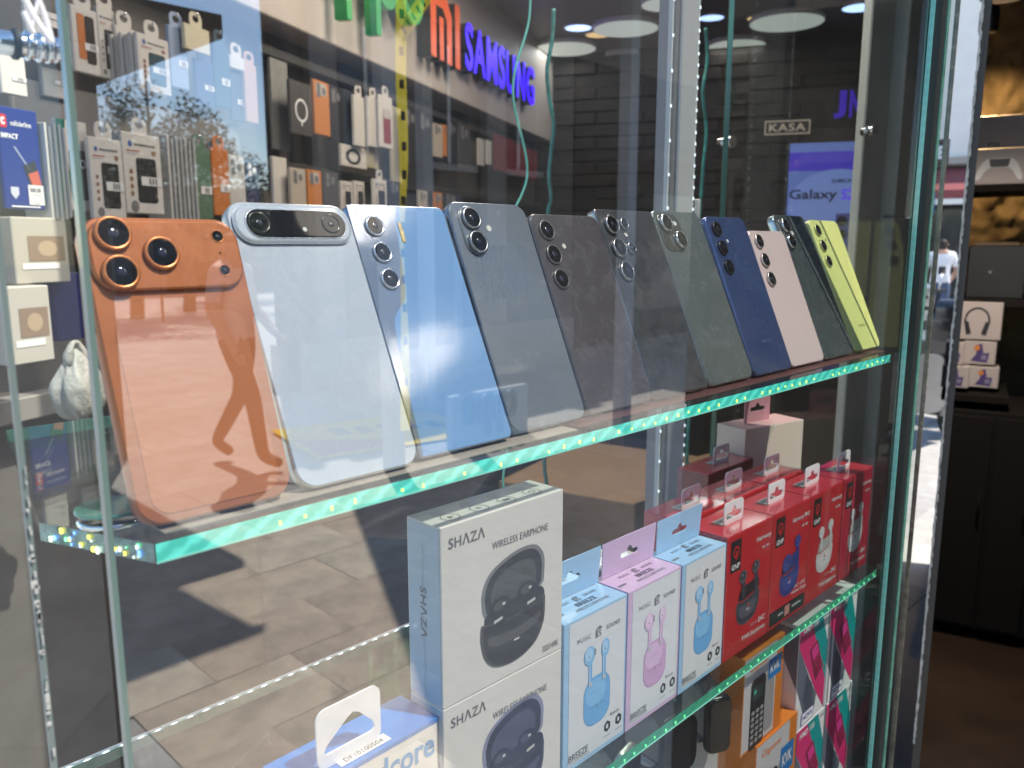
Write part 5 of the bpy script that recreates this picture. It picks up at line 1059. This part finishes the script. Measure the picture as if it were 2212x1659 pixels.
# far house closing the passage: white upper wall, maroon awning, dark shop
HB = thing('street_house', 'white house with a maroon awning at the end of the street', 'house', (*at(2046, 600, 19).xy, 0), PR)
WALLW = mat('wall_plaster_white', (.84, .81, .75), .8, noise=.05, nscale=2)
obj('wall', boxm(-4, 6, 0, .4, 3.55, 9), WALLW, HB); obj('lower_wall', boxm(-4, 6, .3, .5, 0, 3.5), mat('wall_shop_dark', (.05, .05, .055), .6), HB); obj('cornice', boxm(-4, 6, -.15, .38, 3.38, 3.54), mat('stone_trim', (.45, .40, .33), .7), HB)
obj('awning', mesh([(-3, -.02, 3.3), (5, -.02, 3.3), (5, -1.2, 2.75), (-3, -1.2, 2.75), (-3, -1.2, 2.5), (5, -1.2, 2.5)], [(0, 1, 2, 3), (3, 2, 5, 4)]), mat('awning_maroon', (.24, .06, .06), .7), HB); obj('awning_border', boxm(-3, 5, -1.24, -1.21, 2.44, 2.56), WALLW, HB)
for k in range(4): f = obj('shop_window', boxm(-2.6+k*1.7, -1.3+k*1.7, .24, .29, .4, 2.5), mat('shop_window_dark', (.03, .035, .04), .15, 0, .6, .4), HB); obj('frame', boxm(-2.7+k*1.7, -1.2+k*1.7, .22, .235, 2.5, 2.6), WALLW, f)
# street signs
a, w, h, zb = fbox(1985, 2015, 418, 462, 10); t = thing('street_sign', 'square blue sign with a white arrow', 'sign', (a.x, a.y, 0), PR); obj('plate', boxm(0, w, 0, .02, zb, zb+h, .005, 1), mat('sign_blue_enamel', (.02, .12, .45), .3), t)
cz = zb+h/2; flat(t, 'arrow', [(w*.25, cz+h*.1), (w*.5, cz+h*.1), (w*.5, cz+h*.28), (w*.85, cz), (w*.5, cz-h*.28), (w*.5, cz-h*.1), (w*.25, cz-h*.1)], WHITEP, 'F', -.003); obj('pole', tube([(w/2, .05, 0), (w/2, .05, zb+h)], .03, 10), STEEL, t)
a, w, h, zb = fbox(1962, 2040, 305, 360, 12); t = thing('shop_sign', 'dark hanging shop sign with white letters EE', 'sign', (a.x, a.y, 0), PR); obj('board', boxm(0, w, 0, .06, zb, zb+h, .005, 1), mat('sign_board_dark', (.03, .03, .032), .5), t); txt(t, 'E', w*.28, zb+h*.5, w*.18, h*.5, WHITEP, 'F', -.004, .04); txt(t, 'E', w*.82, zb+h*.5, w*.18, h*.5, WHITEP, 'F', -.004, .04); obj('bracket', tube([(w*.1, .03, 0), (w*.1, .03, zb)], .04, 10), STEEL, t)
# scooters
def scooter(label, loc, rz, body_m):
    t = thing('motor_scooter', label, 'scooter', loc, rz, 'scooters parked along the passage')
    TY, RM = mat('tyre', (.015, .015, .016), .7), mat('rim_grey', (.4, .4, .41), .35, .7)
    for x in (-.62, .62):
        wv = obj('wheel', lathe([(.15, -.04), (.19, -.055), (.225, -.045), (.235, 0), (.225, .045), (.19, .055), (.15, .04)], 26, 'y', (x, 0, .235)), TY, t); obj('rim', lathe([(.0, -.03), (.15, -.035), (.15, .035), (0, .03)], 20, 'y', (x, 0, .235)), RM, wv)
    def hull(P, wd, nm, m): # side outline given width, rounded
        me = place(curve2d([[(q.x, q.y) for q in smoothpts([(x, z, 0) for x, z in P+[P[0]]], 4)][:-1]], wd/2), 'F', 0); bm = bmesh.new(); bm.from_mesh(me); bmesh.ops.remove_doubles(bm, verts=bm.verts, dist=1e-5); me2 = bpy.data.meshes.new('m'); bm.to_mesh(me2); bm.free()
        o = obj(nm, me2, m, t); bv = o.modifiers.new('b', 'BEVEL'); bv.width = .03; bv.segments = 2; bv.limit_method = 'ANGLE'; return o
    hull([(-.75, .55), (-.85, .72), (-.5, .80), (-.1, .74), (.02, .55), (.0, .34), (-.35, .34), (-.6, .42)], .30, 'rear_body', body_m); hull([(-.05, .28), (.35, .26), (.40, .34), (.0, .36)], .30, 'footboard', mat('scooter_grey', (.06, .06, .065), .5))
    hull([(.34, .3), (.42, .3), (.52, .7), (.46, 1.0), (.36, 1.0), (.38, .7)], .36, 'leg_shield', body_m); hull([(-.8, .76), (-.78, .84), (-.4, .88), (-.02, .84), (-.04, .76), (-.4, .80)], .28, 'seat', mat('seat_black', (.012, .012, .013), .5))
    hull([(.40, .42), (.62, .50), (.86, .38), (.84, .34), (.62, .44), (.42, .34)], .14, 'front_mudguard', body_m); hull([(-.95, .50), (-.6, .54), (-.4, .4), (-.5, .36), (-.62, .48), (-.94, .42)], .13, 'rear_mudguard', TY)
    obj('handlebar', tube([(.34, -.34, 1.05), (.40, -.2, 1.06), (.44, 0, 1.03), (.40, .2, 1.06), (.34, .34, 1.05)], .016, 8), TY, t); hull([(.36, .96), (.5, .94), (.56, 1.05), (.46, 1.14), (.36, 1.1)], .22, 'head_cowl', body_m)
    obj('headlamp', lathe([(0, .02), (.05, .015), (.06, 0), (.06, -.02)], 16, 'x', (.56, 0, 1.04)), mat('lamp_glass', (.7, .72, .72), .1, 0, .7, .6), t)
    for s in (-1, 1): m_ = obj('mirror', slab(.38, 1.28, .03, .09, .014, s*.30-.06, .11, .01), TY, t); obj('mirror_stem', tube([(.36, s*.24, 1.06), (.37, s*.29, 1.25)], .007, 6), CHROME, m_)
    obj('fork', tube([(.42, .0, .95), (.62, .07, .24)], .022, 8), CHROME, t)
    return t
SW, SK, SGy = mat('scooter_white', (.70, .70, .70), .25, 0, .5, .7), mat('scooter_black', (.02, .021, .024), .25, 0, .5, .7), mat('scooter_silver', (.42, .43, .45), .3, .6, .5, .5)
for (px, D, rz, m, lab) in ((1975, 7.8, 35, SW, 'white scooter parked behind the glass edge'), (2062, 8.8, 60, SGy, 'silver scooter in front of the person'), (2010, 6.2, -20, SK, 'black scooter with shiny parts in the passage'), (2040, 10.6, 80, SK, 'black scooter farther back by the person')):
    p = at(px, 700, D); scooter(lab, (p.x, p.y, .02), vR+R(rz), m)
# ================================================================== DARK SHOP ROOM AT THE RIGHT
aR = R(44.5-28.9); RR = aR-R(90)                 # its left wall runs away from us
jx = at(2047, 830, 1.45)
WL = Vector((math.cos(aR), math.sin(aR), 0)); WR = Vector((math.cos(RR), math.sin(RR), 0))
def rp(x, y, z=0): q = WL*y+WR*x; return (q.x, q.y, z)
lj = Vector((jx.x, jx.y, 0)).dot(WR)
STONE = mat('rough_gold_stone', (.16, .115, .06), .85, noise=.45, nscale=5, bump=1.0, bscale=9); DWALL = mat('dark_room_wall', (.035, .03, .026), .8)
struct(obj('room_wall_side', boxm(lj, lj+.012, 1.45, 4.4, 0, 2.8), mat('mirror_edge_wall', (.05, .045, .04), .6), None, (0, 0, 0), (0, 0, RR)))
from mathutils import noise as mnoise
V = []; Fc = []; nx, nz = 70, 150                  # rough hewn stone face
for a_ in range(nz+1):
    for b_ in range(nx+1):
        x_ = lj+.012+(.668-lj)*b_/nx; z_ = 2.8*a_/nz; q_ = Vector((x_*5, z_*5, 1.3))
        V.append((x_, 4.3-.055*abs(mnoise.noise(q_))-.03*mnoise.noise(q_*3.1)-.012*mnoise.noise(q_*9), z_))
for a_ in range(nz):
    for b_ in range(nx): k = a_*(nx+1)+b_; Fc.append((k, k+1, k+nx+2, k+nx+1))
struct(obj('room_wall_end', mesh(V, Fc, True), STONE, None, (0, 0, 0), (0, 0, RR)))
struct(obj('room_wall_right', boxm(.62, .68, 1.3, 4.3, 0, 2.8), mat('room_outer_wall', (.03, .027, .024), .8, noise=.2, nscale=4), None, (0, 0, 0), (0, 0, RR)))
struct(obj('room_ceiling', boxm(lj, .68, 1.3, 4.4, 2.8, 2.9), DWALL, None, (0, 0, 0), (0, 0, RR)))
struct(obj('room_floor', boxm(lj+.013, .62, 1.2, 4.3, .022, .03), mat('brown_floor_tile', (.035, .022, .014), .4, noise=.3, nscale=3), None, (0, 0, 0), (0, 0, RR)))
# chipped pale edge of the side wall panel
t_ = []
for i in range(260):
    z = .75+i*.0062; t_.append(boxm(lj-.001+random.uniform(-.0006, .0006), lj+.0012+random.uniform(0, .0022), 1.4466, 1.4486, z, z+.0066))
tag(obj('panel_edge', join(t_), mat('edge_chip', (.42, .41, .37), .6, noise=.4, nscale=60), None, (0, 0, 0), (0, 0, RR)), 'pale chipped edge of the panel where the dark room begins', 'panel edge')
DR = 3.2
def dspan(x0, x1, y0, y1, D=DR):
    a = at(x0, (y0+y1)/2, D); b = at(x1, (y0+y1)/2, D); return a, (b-a).length, at((x0+x1)/2, y0, D).z-at((x0+x1)/2, y1, D).z, at((x0+x1)/2, y1, D).z
BLK = mat('board_black', (.012, .010, .009), .9, 0, .15)
def shelf_board(label, py, x0=2050, x1=2300, th=.03):
    a, w, h, zb = dspan(x0, x1, py, py+8); tag(obj('shelf_board', boxm(0, w, -.02, .42, 0, th, .003, 1), BLK, None, (a.x, a.y, zb-th), (0, 0, RR)), label, 'shelf board'); return zb
z1 = shelf_board('black shelf board under the console boxes', 392, 2086); z2 = shelf_board('black shelf board under the black console', 636, 2068); z3 = shelf_board('black shelf board under the small white boxes', 838, 2034, 2160)
PAPR = mat('console_white', (.46, .40, .38), .4)
a, w, h, zb = dspan(2092, 2230, 315, 392); t = thing('console_box', 'white console box with a controller picture on the top shelf', 'box', (a.x, a.y, z1), RR); obj('carton', boxm(0, w, 0, .12, 0, h, .003, 1), PAPR, t)
flat(t, 'printed_controller', [(q.x, q.y) for q in smoothpts([(w*x, h*z, 0) for x, z in ((.10,.15),(.14,.42),(.22,.66),(.32,.72),(.52,.72),(.62,.66),(.70,.42),(.74,.15),(.68,.14),(.60,.38),(.52,.46),(.32,.46),(.24,.38),(.16,.14),(.10,.15))], 3)][:-1], WHITEP, 'F', -.001); flat(t, 'printed_controller', [(w*.28, h*.70), (w*.56, h*.70), (w*.54, h*.48), (w*.30, h*.48)], BLACKP, 'F', -.002)
a, w, h2, zb = dspan(2098, 2230, 245, 315); t = thing('console_box', 'grey console box lying on the white one with the controller picture', 'box', (a.x, a.y, z1+h+.001), RR); obj('carton', boxm(0, w, .01, .13, 0, h2, .003, 1), mat('console_grey', (.30, .26, .27), .4), t); txt(t, 'PS5', w*.34, h2*.13, w*.16, h2*.13, BLACKP, 'F', .008, .01); flat(t, 'printed_line', rect(w*.04, w*.55, h2*.035, h2*.05), GREYP, 'F', .009)
a, w, h, zb = dspan(2090, 2198, 520, 634); t = thing('console_box', 'black box standing on the middle shelf', 'box', (a.x, a.y, z2), RR); obj('carton', boxm(0, w, 0, .2, 0, h, .004, 1), mat('box_black', (.014, .013, .013), .35), t); flat(t, 'printed_mark', ell(w*.4, h*.5, w*.03, w*.03, 12), GREYP, 'F', -.001); obj('back_card', boxm(w*.1, w*.9, .205, .21, 0, h*1.06), mat('card_brown', (.14, .09, .05), .6), t)
a, w, h, zb = dspan(2058, 2150, 650, 732); t = thing('headphone_box', 'white box with black headphones on the front', 'box', (a.x, a.y, zb), RR); obj('carton', boxm(0, w, 0, .08, 0, h, .003, 1), PAPR, t)
arc = [(w*.5+w*.26*math.cos(R(x)), h*.52+h*.34*math.sin(R(x))) for x in range(-10, 191, 12)]+[(w*.5+w*.22*math.cos(R(x)), h*.52+h*.29*math.sin(R(x))) for x in range(190, -11, -12)]
flat(t, 'printed_headband', arc, BLACKP, 'F', -.001)
for s in (-1, 1): flat(t, 'printed_ear_cup', [(w*.5+s*w*(.27-.0), h*.50), (w*.5+s*w*.17, h*.47), (w*.5+s*w*.10, h*.16), (w*.5+s*w*.20, h*.12)], BLACKP, 'F', -.002)
zz0 = zb
def small(label, x0, x1, y0, y1, y_off=0):
    a, w, h, zb = dspan(x0, x1, y0, y1); t = thing('gadget_box', label, 'box', (a.x+WL.x*y_off, a.y+WL.y*y_off, zb), RR, 'small white and violet boxes'); obj('carton', boxm(0, w, 0, .12, 0, h, .003, 1), PAPR, t)
    V = mat('print_violet', (.07, .04, .16), .4); flat(t, 'printed_band', [(w*.25, h*.15), (w*.75, h*.10), (w*.80, h*.52), (w*.62, h*.50), (w*.56, h*.9), (w*.42, h*.86), (w*.40, h*.45)], V, 'F', -.001); flat(t, 'printed_dot', ell(w*.42, h*.72, w*.09, h*.12, 14), mat('print_orange', (.6, .2, .04), .4), 'F', -.002); flat(t, 'printed_square', rect(w*.56, w*.72, h*.22, h*.42), mat('print_mauve', (.22, .2, .3), .4), 'F', -.002)
small('small white and violet box on top of two others', 2080, 2142, 735, 786); small('orange and white small box left of the violet top box', 2042, 2078, 738, 786); small('small white and violet box lower left', 2034, 2086, 788, 836); small('small white and violet box lower right', 2090, 2148, 790, 836)
# warm spot washing the stone wall
for k, (px, py, lab) in enumerate(((2134, 72, 'warm spotlight above the rough stone wall'),)):
    p = at(px, py, 3.2); t = thing('wall_spotlight', lab, 'lamp', p, RR); obj('housing', lathe([(.03, .10), (.035, .08), (.035, .01), (.031, 0)], 20, 'z'), mat('spot_black', (.02, .02, .02), .4), t); obj('bulb', lathe([(0, .002), (.03, .002), (.03, .008)], 20, 'z'), mat('bulb_warm', (1, .7, .3), .4, emit=(1, .62, .22), es=6), t)
    l = bpy.data.lights.new('spot_light', 'SPOT'); l.energy = 45; l.color = (1, .66, .30); l.spot_size = R(120); l.spot_blend = .8; l.shadow_soft_size = .03; lo = bpy.data.objects.new('spot_light', l); C.objects.link(lo); lo.parent = t; lo.location = (0, 0, -.01); lo.rotation_euler = (R(25), 0, 0)
# black cabinet below the lowest shelf board
a, w, h, zb = dspan(2046, 2300, 862, 1070); t = thing('black_cabinet', 'black cabinet under the small white boxes in the dark room', 'cabinet', (a.x, a.y, .03), RR); obj('cabinet_body', boxm(0, w, 0, .42, .04, z3-.09, .004, 1), BLK, t)
for k in range(3): dr = obj('door', boxm(.006+k*w/3, w/3-.006+k*w/3, -.018, -.001, .06, z3-.11, .003, 1), BLK, t); obj('handle', tube([(w/3-.03+k*w/3, -.03, .5), (w/3-.03+k*w/3, -.03, .62)], .005, 8), BLK, dr)
# ================================================================== STREET BEHIND US (mirrored in the front pane)
PLW = mat('plaster_offwhite', (.17, .15, .13), .85, noise=.06, nscale=2); PLD = mat('plaster_brown', (.22, .18, .15), .85, noise=.1, nscale=2); PLG = mat('stone_dark_front', (.045, .042, .04), .7, noise=.15, nscale=2)  # brown is the plaster's own colour
def mpt(px, Yv): d = ray(px, 600); q = d*(Yv/d.y); return q.x
YF = -7.4; YV = 2*YG-YF
xa, xb = mpt(590, YV), mpt(1235, YV)
t = thing('opposite_house', 'pale plastered house across the street mirrored in the front pane', 'house', (xa, YF, 0), 0)
obj('wall', prism([(0, 0), (xb-xa, 0), (xb-xa, -4), (xa*4/(.6-YF)+.25, -4)][::-1], 0, 5.2), PLW, t); obj('plinth', boxm(-.02, xb-xa, -.1, .05, 0, .5), mat('plinth_stone', (.45, .42, .38), .8, noise=.1), t); obj('drainpipe', tube([(.12, .12, 0), (.12, .12, 5.1)], .075, 12), mat('pipe_brown', (.06, .05, .045), .5), t)
for k in range(3): f = obj('window', boxm(.9+k*1.25, 1.6+k*1.25, -.02, .03, 2.6, 4.0), mat('window_glass_dark', (.05, .06, .07), .1, 0, .6, .5), t); obj('sill', boxm(.85+k*1.25, 1.65+k*1.25, .0, .14, 2.5, 2.58), MATS['plinth_stone'], f); obj('frame', boxm(1.23+k*1.25, 1.27+k*1.25, .031, .05, 2.6, 4.0), WALLW, f)
d_ = obj('door', boxm(1.6, 2.7, -.02, .04, 0, 2.2), mat('shop_door_grey', (.30, .30, .31), .4), t); obj('pane', boxm(1.75, 2.55, .041, .05, .3, 2.0), MATS['window_glass_dark'], d_)
for k in range(2): obj('pilaster', boxm(.45+k*2.6, .8+k*2.6, .02, .16, .5, 5.2), mat('pilaster_stone', (.34, .31, .28), .8), t)
xc = mpt(1800, YV); t = thing('opposite_house', 'dark stone shop front farther along the opposite side', 'house', (xb+.05, YF, 0), 0); obj('wall', boxm(0, 26, -4, 0, 0, 6.5), PLG, t)
for k in range(6): f = obj('window', boxm(1+k*3.8, 3.6+k*3.8, -.02, .04, .5, 2.4), MATS['window_glass_dark'], t); obj('frame', boxm(.9+k*3.8, 3.7+k*3.8, .0, .06, 2.42, 2.6), mat('frame_dark', (.05, .05, .05), .5), f)
obj('awning', boxm(.2, 25, .0, 1.4, 2.75, 2.85), mat('awning_grey', (.12, .11, .11), .8), t)
# sign letters over the opposite door, dark on pale
xs = mpt(1055, YV-.6), mpt(1132, YV-.6)
BX = mat('blue_letters', (.06, .07, .16), .5)
def opp_sign(word, label, px0, px1, pyc, hpx, Yv, m, bold=.03):
    x0, x1 = mpt(px0, Yv), mpt(px1, Yv); D = (Vector((x0, Yv, 0))).length; d0 = ray(px0, pyc); s0 = Yv/d0.y; z = CAMZ+d0.z*s0; hm = hpx/F_*s0
    t = thing('street_sign_letters', label, 'sign', (x0, 2*YG-Yv, z-hm/2), 0); me = textmesh(word, bold, 1, .02); b_ = bounds(me); me.transform(Matrix.Translation((-(b_[0]+b_[1])/2, -b_[2], 0))); me.transform(Matrix.Diagonal(((x1-x0)/(b_[1]-b_[0]), hm/(b_[3]-b_[2]), 1, 1)))
    me.transform(FACE['F']); me.transform(Matrix.Rotation(math.pi, 4, 'Z')); me.transform(Matrix.Translation(((x1-x0)/2, 0, 0))); obj('letters', me, m, t); return t
opp_sign('SAMSUNG', 'dark box letters across the street, mirrored over the slate phone', 1030, 1140, 590, 120, YV-.35, BX)
opp_sign('oppo', 'blue rounded letters across the street, mirrored over the light blue phone', 1000, 1115, 905, 95, 4.6, mat('oppo_blue', (.04, .16, .34), .5), .01)
t = [o for o in bpy.data.objects if o.get('label', '').startswith('blue rounded letters')][0]; obj('stand_panel', boxm(-.1, .75, -.10, -.03, -.5, .35), mat('sign_stand_pale', (.45, .52, .6), .5), t); obj('stand_post', boxm(.28, .36, -.1, -.04, -t.location.z, -.5), STEEL, t)
# brown house with an eave on the left of the mirrored street, low houses, trees
xe = mpt(243, 6.2); t = thing('opposite_house', 'brown house with a deep eave on the left side of the mirrored street', 'house', (xe, 2*YG-6.2, 0), 0); obj('wall', boxm(-9, 0, -5, 0, 0, 4.2), PLD, t); obj('eave', boxm(-9.2, .55, -5, .8, 2.95, 3.1), mat('eave_wood', (.09, .065, .05), .7), t); obj('roof', mesh([(-9.3, .9, 4.15), (.6, .9, 4.15), (.6, -5.2, 5.6), (-9.3, -5.2, 5.6), (-9.3, .9, 4.0), (.6, .9, 4.0)], [(0, 1, 2, 3), (0, 4, 5, 1)]), mat('roof_tile', (.25, .12, .08), .8), t)
for k in range(3): f = obj('window', boxm(-2.2-k*2.2, -1.2-k*2.2, -.02, .03, 1.0, 2.2), MATS['window_glass_dark'], t); obj('frame', boxm(-2.25-k*2.2, -1.15-k*2.2, 0, .06, 2.21, 2.32), MATS['eave_wood'], f)
for k in range(3):
    x = mpt(250+110*k, 26); t = thing('distant_house', ('low distant house under the trees, %s of three in the mirrored street' % ('first', 'second', 'third')[k]), 'house', (x, 2*YG-26, 0), 0, 'distant houses'); obj('wall', boxm(0, 3.4, -3, 0, 0, 2.6+.3*(k % 2)), (PLW, PLD, PLW)[k], t); obj('roof', mesh([(-.2, .2, 2.6+.3*(k % 2)), (3.6, .2, 2.6+.3*(k % 2)), (3.6, -1.5, 3.5), (-.2, -1.5, 3.5)], [(0, 1, 2, 3)]), MATS['roof_tile'], t)
    obj('window', boxm(1.2, 2.0, -.02, .03, 1.0, 2.0), MATS['window_glass_dark'], t)
def tree(label, px, Yv, hgt, rad, n=9000):
    x = mpt(px, Yv); t = thing('leafy_tree', label, 'tree', (x, 2*YG-Yv, 0), 0, 'trees beyond the street')
    P = [(0, 0, 0), (.06, .03, hgt*.3), (-.05, .06, hgt*.55), (.05, 0, hgt*.85)]; obj('trunk', tube(smoothpts(P), [.16-.1*i/18 for i in range(19)], 8), mat('bark', (.08, .06, .045), .9, bump=.5), t)
    br = [tube(smoothpts([(0, 0, hgt*(.35+.07*k)), (rad*.4*math.cos(k*2.4), rad*.4*math.sin(k*2.4), hgt*(.5+.06*k)), (rad*.75*math.cos(k*2.4), rad*.75*math.sin(k*2.4), hgt*(.6+.06*k))], 4), [.06-.005*i for i in range(9)], 6) for k in range(6)]; obj('branches', join(br), MATS['bark'], t)
    V = []; Fc = []; cl = [(Vector((random.gauss(0, .5)*rad, random.gauss(0, .5)*rad, hgt*(.68+random.gauss(0, .15)))), random.uniform(.25, .5)*rad) for _ in range(26)]; mi = []
    for i in range(n):
        c, r_ = random.choice(cl); q = Vector((random.gauss(0, 1), random.gauss(0, 1), random.gauss(0, .8))).normalized()*r_*random.random()**.4; p = c+q; s = random.uniform(.035, .075)
        u = Vector((random.gauss(0, 1), random.gauss(0, 1), random.gauss(0, .6))).normalized(); v = u.cross(Vector((random.random(), random.random(), random.random()))).normalized(); k = len(V); V += [p-u*s, p+v*s*.5, p+u*s, p-v*s*.5]; Fc.append((k, k+1, k+2, k+3)); mi.append(random.choice((0, 0, 1)))
    o = obj('crown', mesh(V, Fc, False), [mat('leaf_a', (.055, .085, .030), .6), mat('leaf_b', (.09, .115, .045), .6)], t); o.data.polygons.foreach_set('material_index', mi)
tree('tall loose tree at the left of the mirrored sky', 290, 18, 4.9, 1.5); tree('smaller tree right of the tall one in the mirrored sky', 405, 19, 4.6, 1.5); tree('low tree beside the mirrored house corner', 510, 22, 3.4, 1.2)
x = mpt(346, 17); t = thing('antenna_mast', 'thin mast standing among the trees', 'mast', (x, 2*YG-17, 0)); obj('mast_pole', tube([(0, 0, 0), (0, 0, 5.3)], .03, 8), SIDEM, t); obj('mast_arm', tube([(-.2, 0, 5.1), (.2, 0, 5.1)], .015, 6), SIDEM, t)
# a passer-by, printed mat and yellow barrier tape
x = mpt(505, 5.4); person('person', 'person in dark trousers walking past, mirrored over the orange phone', (x, 2*YG-5.4, .02), R(150), (SKIN, mat('shirt_pale_pink', (.62, .52, .50), .6), mat('trousers_dark', (.03, .028, .03), .8), SHOE, HAIR), 1.7, 'walk')
YW = mat('mat_yellow', (.85, .62, .02), .95, 0, .05); x = mpt(810, 5.5); t = thing('floor_poster', 'yellow floor poster with a red corner lying on the pavement', 'poster', (x, 2*YG-5.5, .024), R(12)); obj('sheet', boxm(-.75, .75, -.55, .55, 0, .004), YW, t); flat(t, 'red_patch', [(-.7, -.1), (-.05, .3), (-.05, .5), (-.7, .5)], mat('mat_red', (.55, .05, .10), .6), 'T', .0065)
for k in range(5): flat(t, 'printed_block', rect(-.35+k*.2, -.22+k*.2, -.3+.04*k, -.05+.04*k), mat('mat_ink', (.05, .05, .08), .6), 'T', .0066)
TAPE = mat('tape_yellow', (.85, .72, .06), .5); tn = TAPE.node_tree; tl_ = tn.nodes.new('ShaderNodeBsdfTranslucent'); tl_.inputs[0].default_value = (.9, .78, .08, 1); ms_ = tn.nodes.new('ShaderNodeMixShader'); ms_.inputs[0].default_value = .6; ou_ = [x for x in tn.nodes if x.type == 'OUTPUT_MATERIAL'][0]; tn.links.new(tn.nodes['Principled BSDF'].outputs[0], ms_.inputs[1]); tn.links.new(tl_.outputs[0], ms_.inputs[2]); tn.links.new(ms_.outputs[0], ou_.inputs[0]); p0, p1 = onY(866, 150, 1.25), onY(882, 905, 1.25); P = smoothpts([mir(onY(x_, y_, 1.25)) for x_, y_ in ((868, -60), (866, 150), (872, 350), (868, 520), (874, 700), (876, 930))], 6)
V = []; Fc = []
for i, q in enumerate(P):
    a_ = .5*math.sin(i*.25); V += [q-Vector((.010*math.cos(a_), .010*math.sin(a_), 0)), q+Vector((.010*math.cos(a_), .010*math.sin(a_), 0))]
    if i: k = 2*i; Fc.append((k-2, k-1, k+1, k))
t = thing('barrier_tape', 'yellow barrier tape with black print hanging down, mirrored in the pane', 'tape', (0, 0, 0)); obj('tape_strip', mesh(V, Fc), TAPE, t)
for i in range(3, len(P)-2, 2): q = P[i]; obj('tape_print', boxm(q.x-.005, q.x+.005, q.y+.0016, q.y+.0022, q.z-.006, q.z+.010), BLACKP, t)
P = [mir(onY(x_, y_, 1.2)) for x_, y_ in ((862, 80), (930, -20))]; d_ = (P[1]-P[0]); nrm = Vector((-d_.z, 0, d_.x)).normalized()*.012
t = thing('barrier_tape', 'slanting yellow barrier tape across the green letters', 'tape', (0, 0, 0)); obj('tape_strip', mesh([P[0]-nrm, P[0]+nrm, P[1]+nrm, P[1]-nrm], [(0, 1, 2, 3)]), TAPE, t)
for k in range(6): q = P[0]+d_*(.1+.15*k); obj('tape_print', mesh([q+nrm*.6+d_*.02+Vector((0, .002, 0)), q-nrm*.6+d_*.0+Vector((0, .002, 0)), q-nrm*.6+d_*.05+Vector((0, .002, 0)), q+nrm*.6+d_*.07+Vector((0, .002, 0))], [(0, 1, 2, 3)]), BLACKP, t)

# added canopy out of view, its roof shaped to shade the pavement
t = thing('shade_canopy', 'added canopy on pale posts, its roof shaped to shade the pavement', 'canopy', (2.75, -3.5, 0), 0)
obj('roof', prism([(-.59, 1.1), (7, 1.1), (8.2, -2.0), (1.06, -2.0)][::-1], 3.62, 3.74), mat('canopy_cloth', (.55, .52, .48), .8), t)
q = mir(onZ(852, 1010, .02)); PO = mat('post_paint', (.52, .56, .60), .5)
for (x_, y_) in ((q.x-2.75, q.y+3.5), (2.9, -.1), (5.2, -.1), (7.4, -1.9), (2.2, -1.9)): obj('post', boxm(x_-.06, x_+.06, y_-.06, y_+.06, 0, 3.615, .008, 1), PO, t)
# second lamp in the dark room
p = at(2172, -6, 2.3); t = thing('ceiling_spot', 'bluish white lamp at the top edge in the dark room', 'lamp', (p.x, p.y, p.z), RR); obj('housing', lathe([(.06, .05), (.065, .04), (.065, 0), (.06, -.002)], 20, 'z'), STEEL, t); obj('bulb', lathe([(0, -.001), (.055, -.001), (.055, .006)], 20, 'z'), mat('bulb_cool', (.6, .75, 1), .4, emit=(.6, .75, 1), es=4), t)
l = bpy.data.lights.new('spot_light', 'SPOT'); l.energy = 60; l.color = (1, .86, .72); l.spot_size = R(150); l.spot_blend = .6; l.shadow_soft_size = .05; lo = bpy.data.objects.new('spot_light', l); C.objects.link(lo); lo.parent = t; lo.location = (0, 0, -.015)
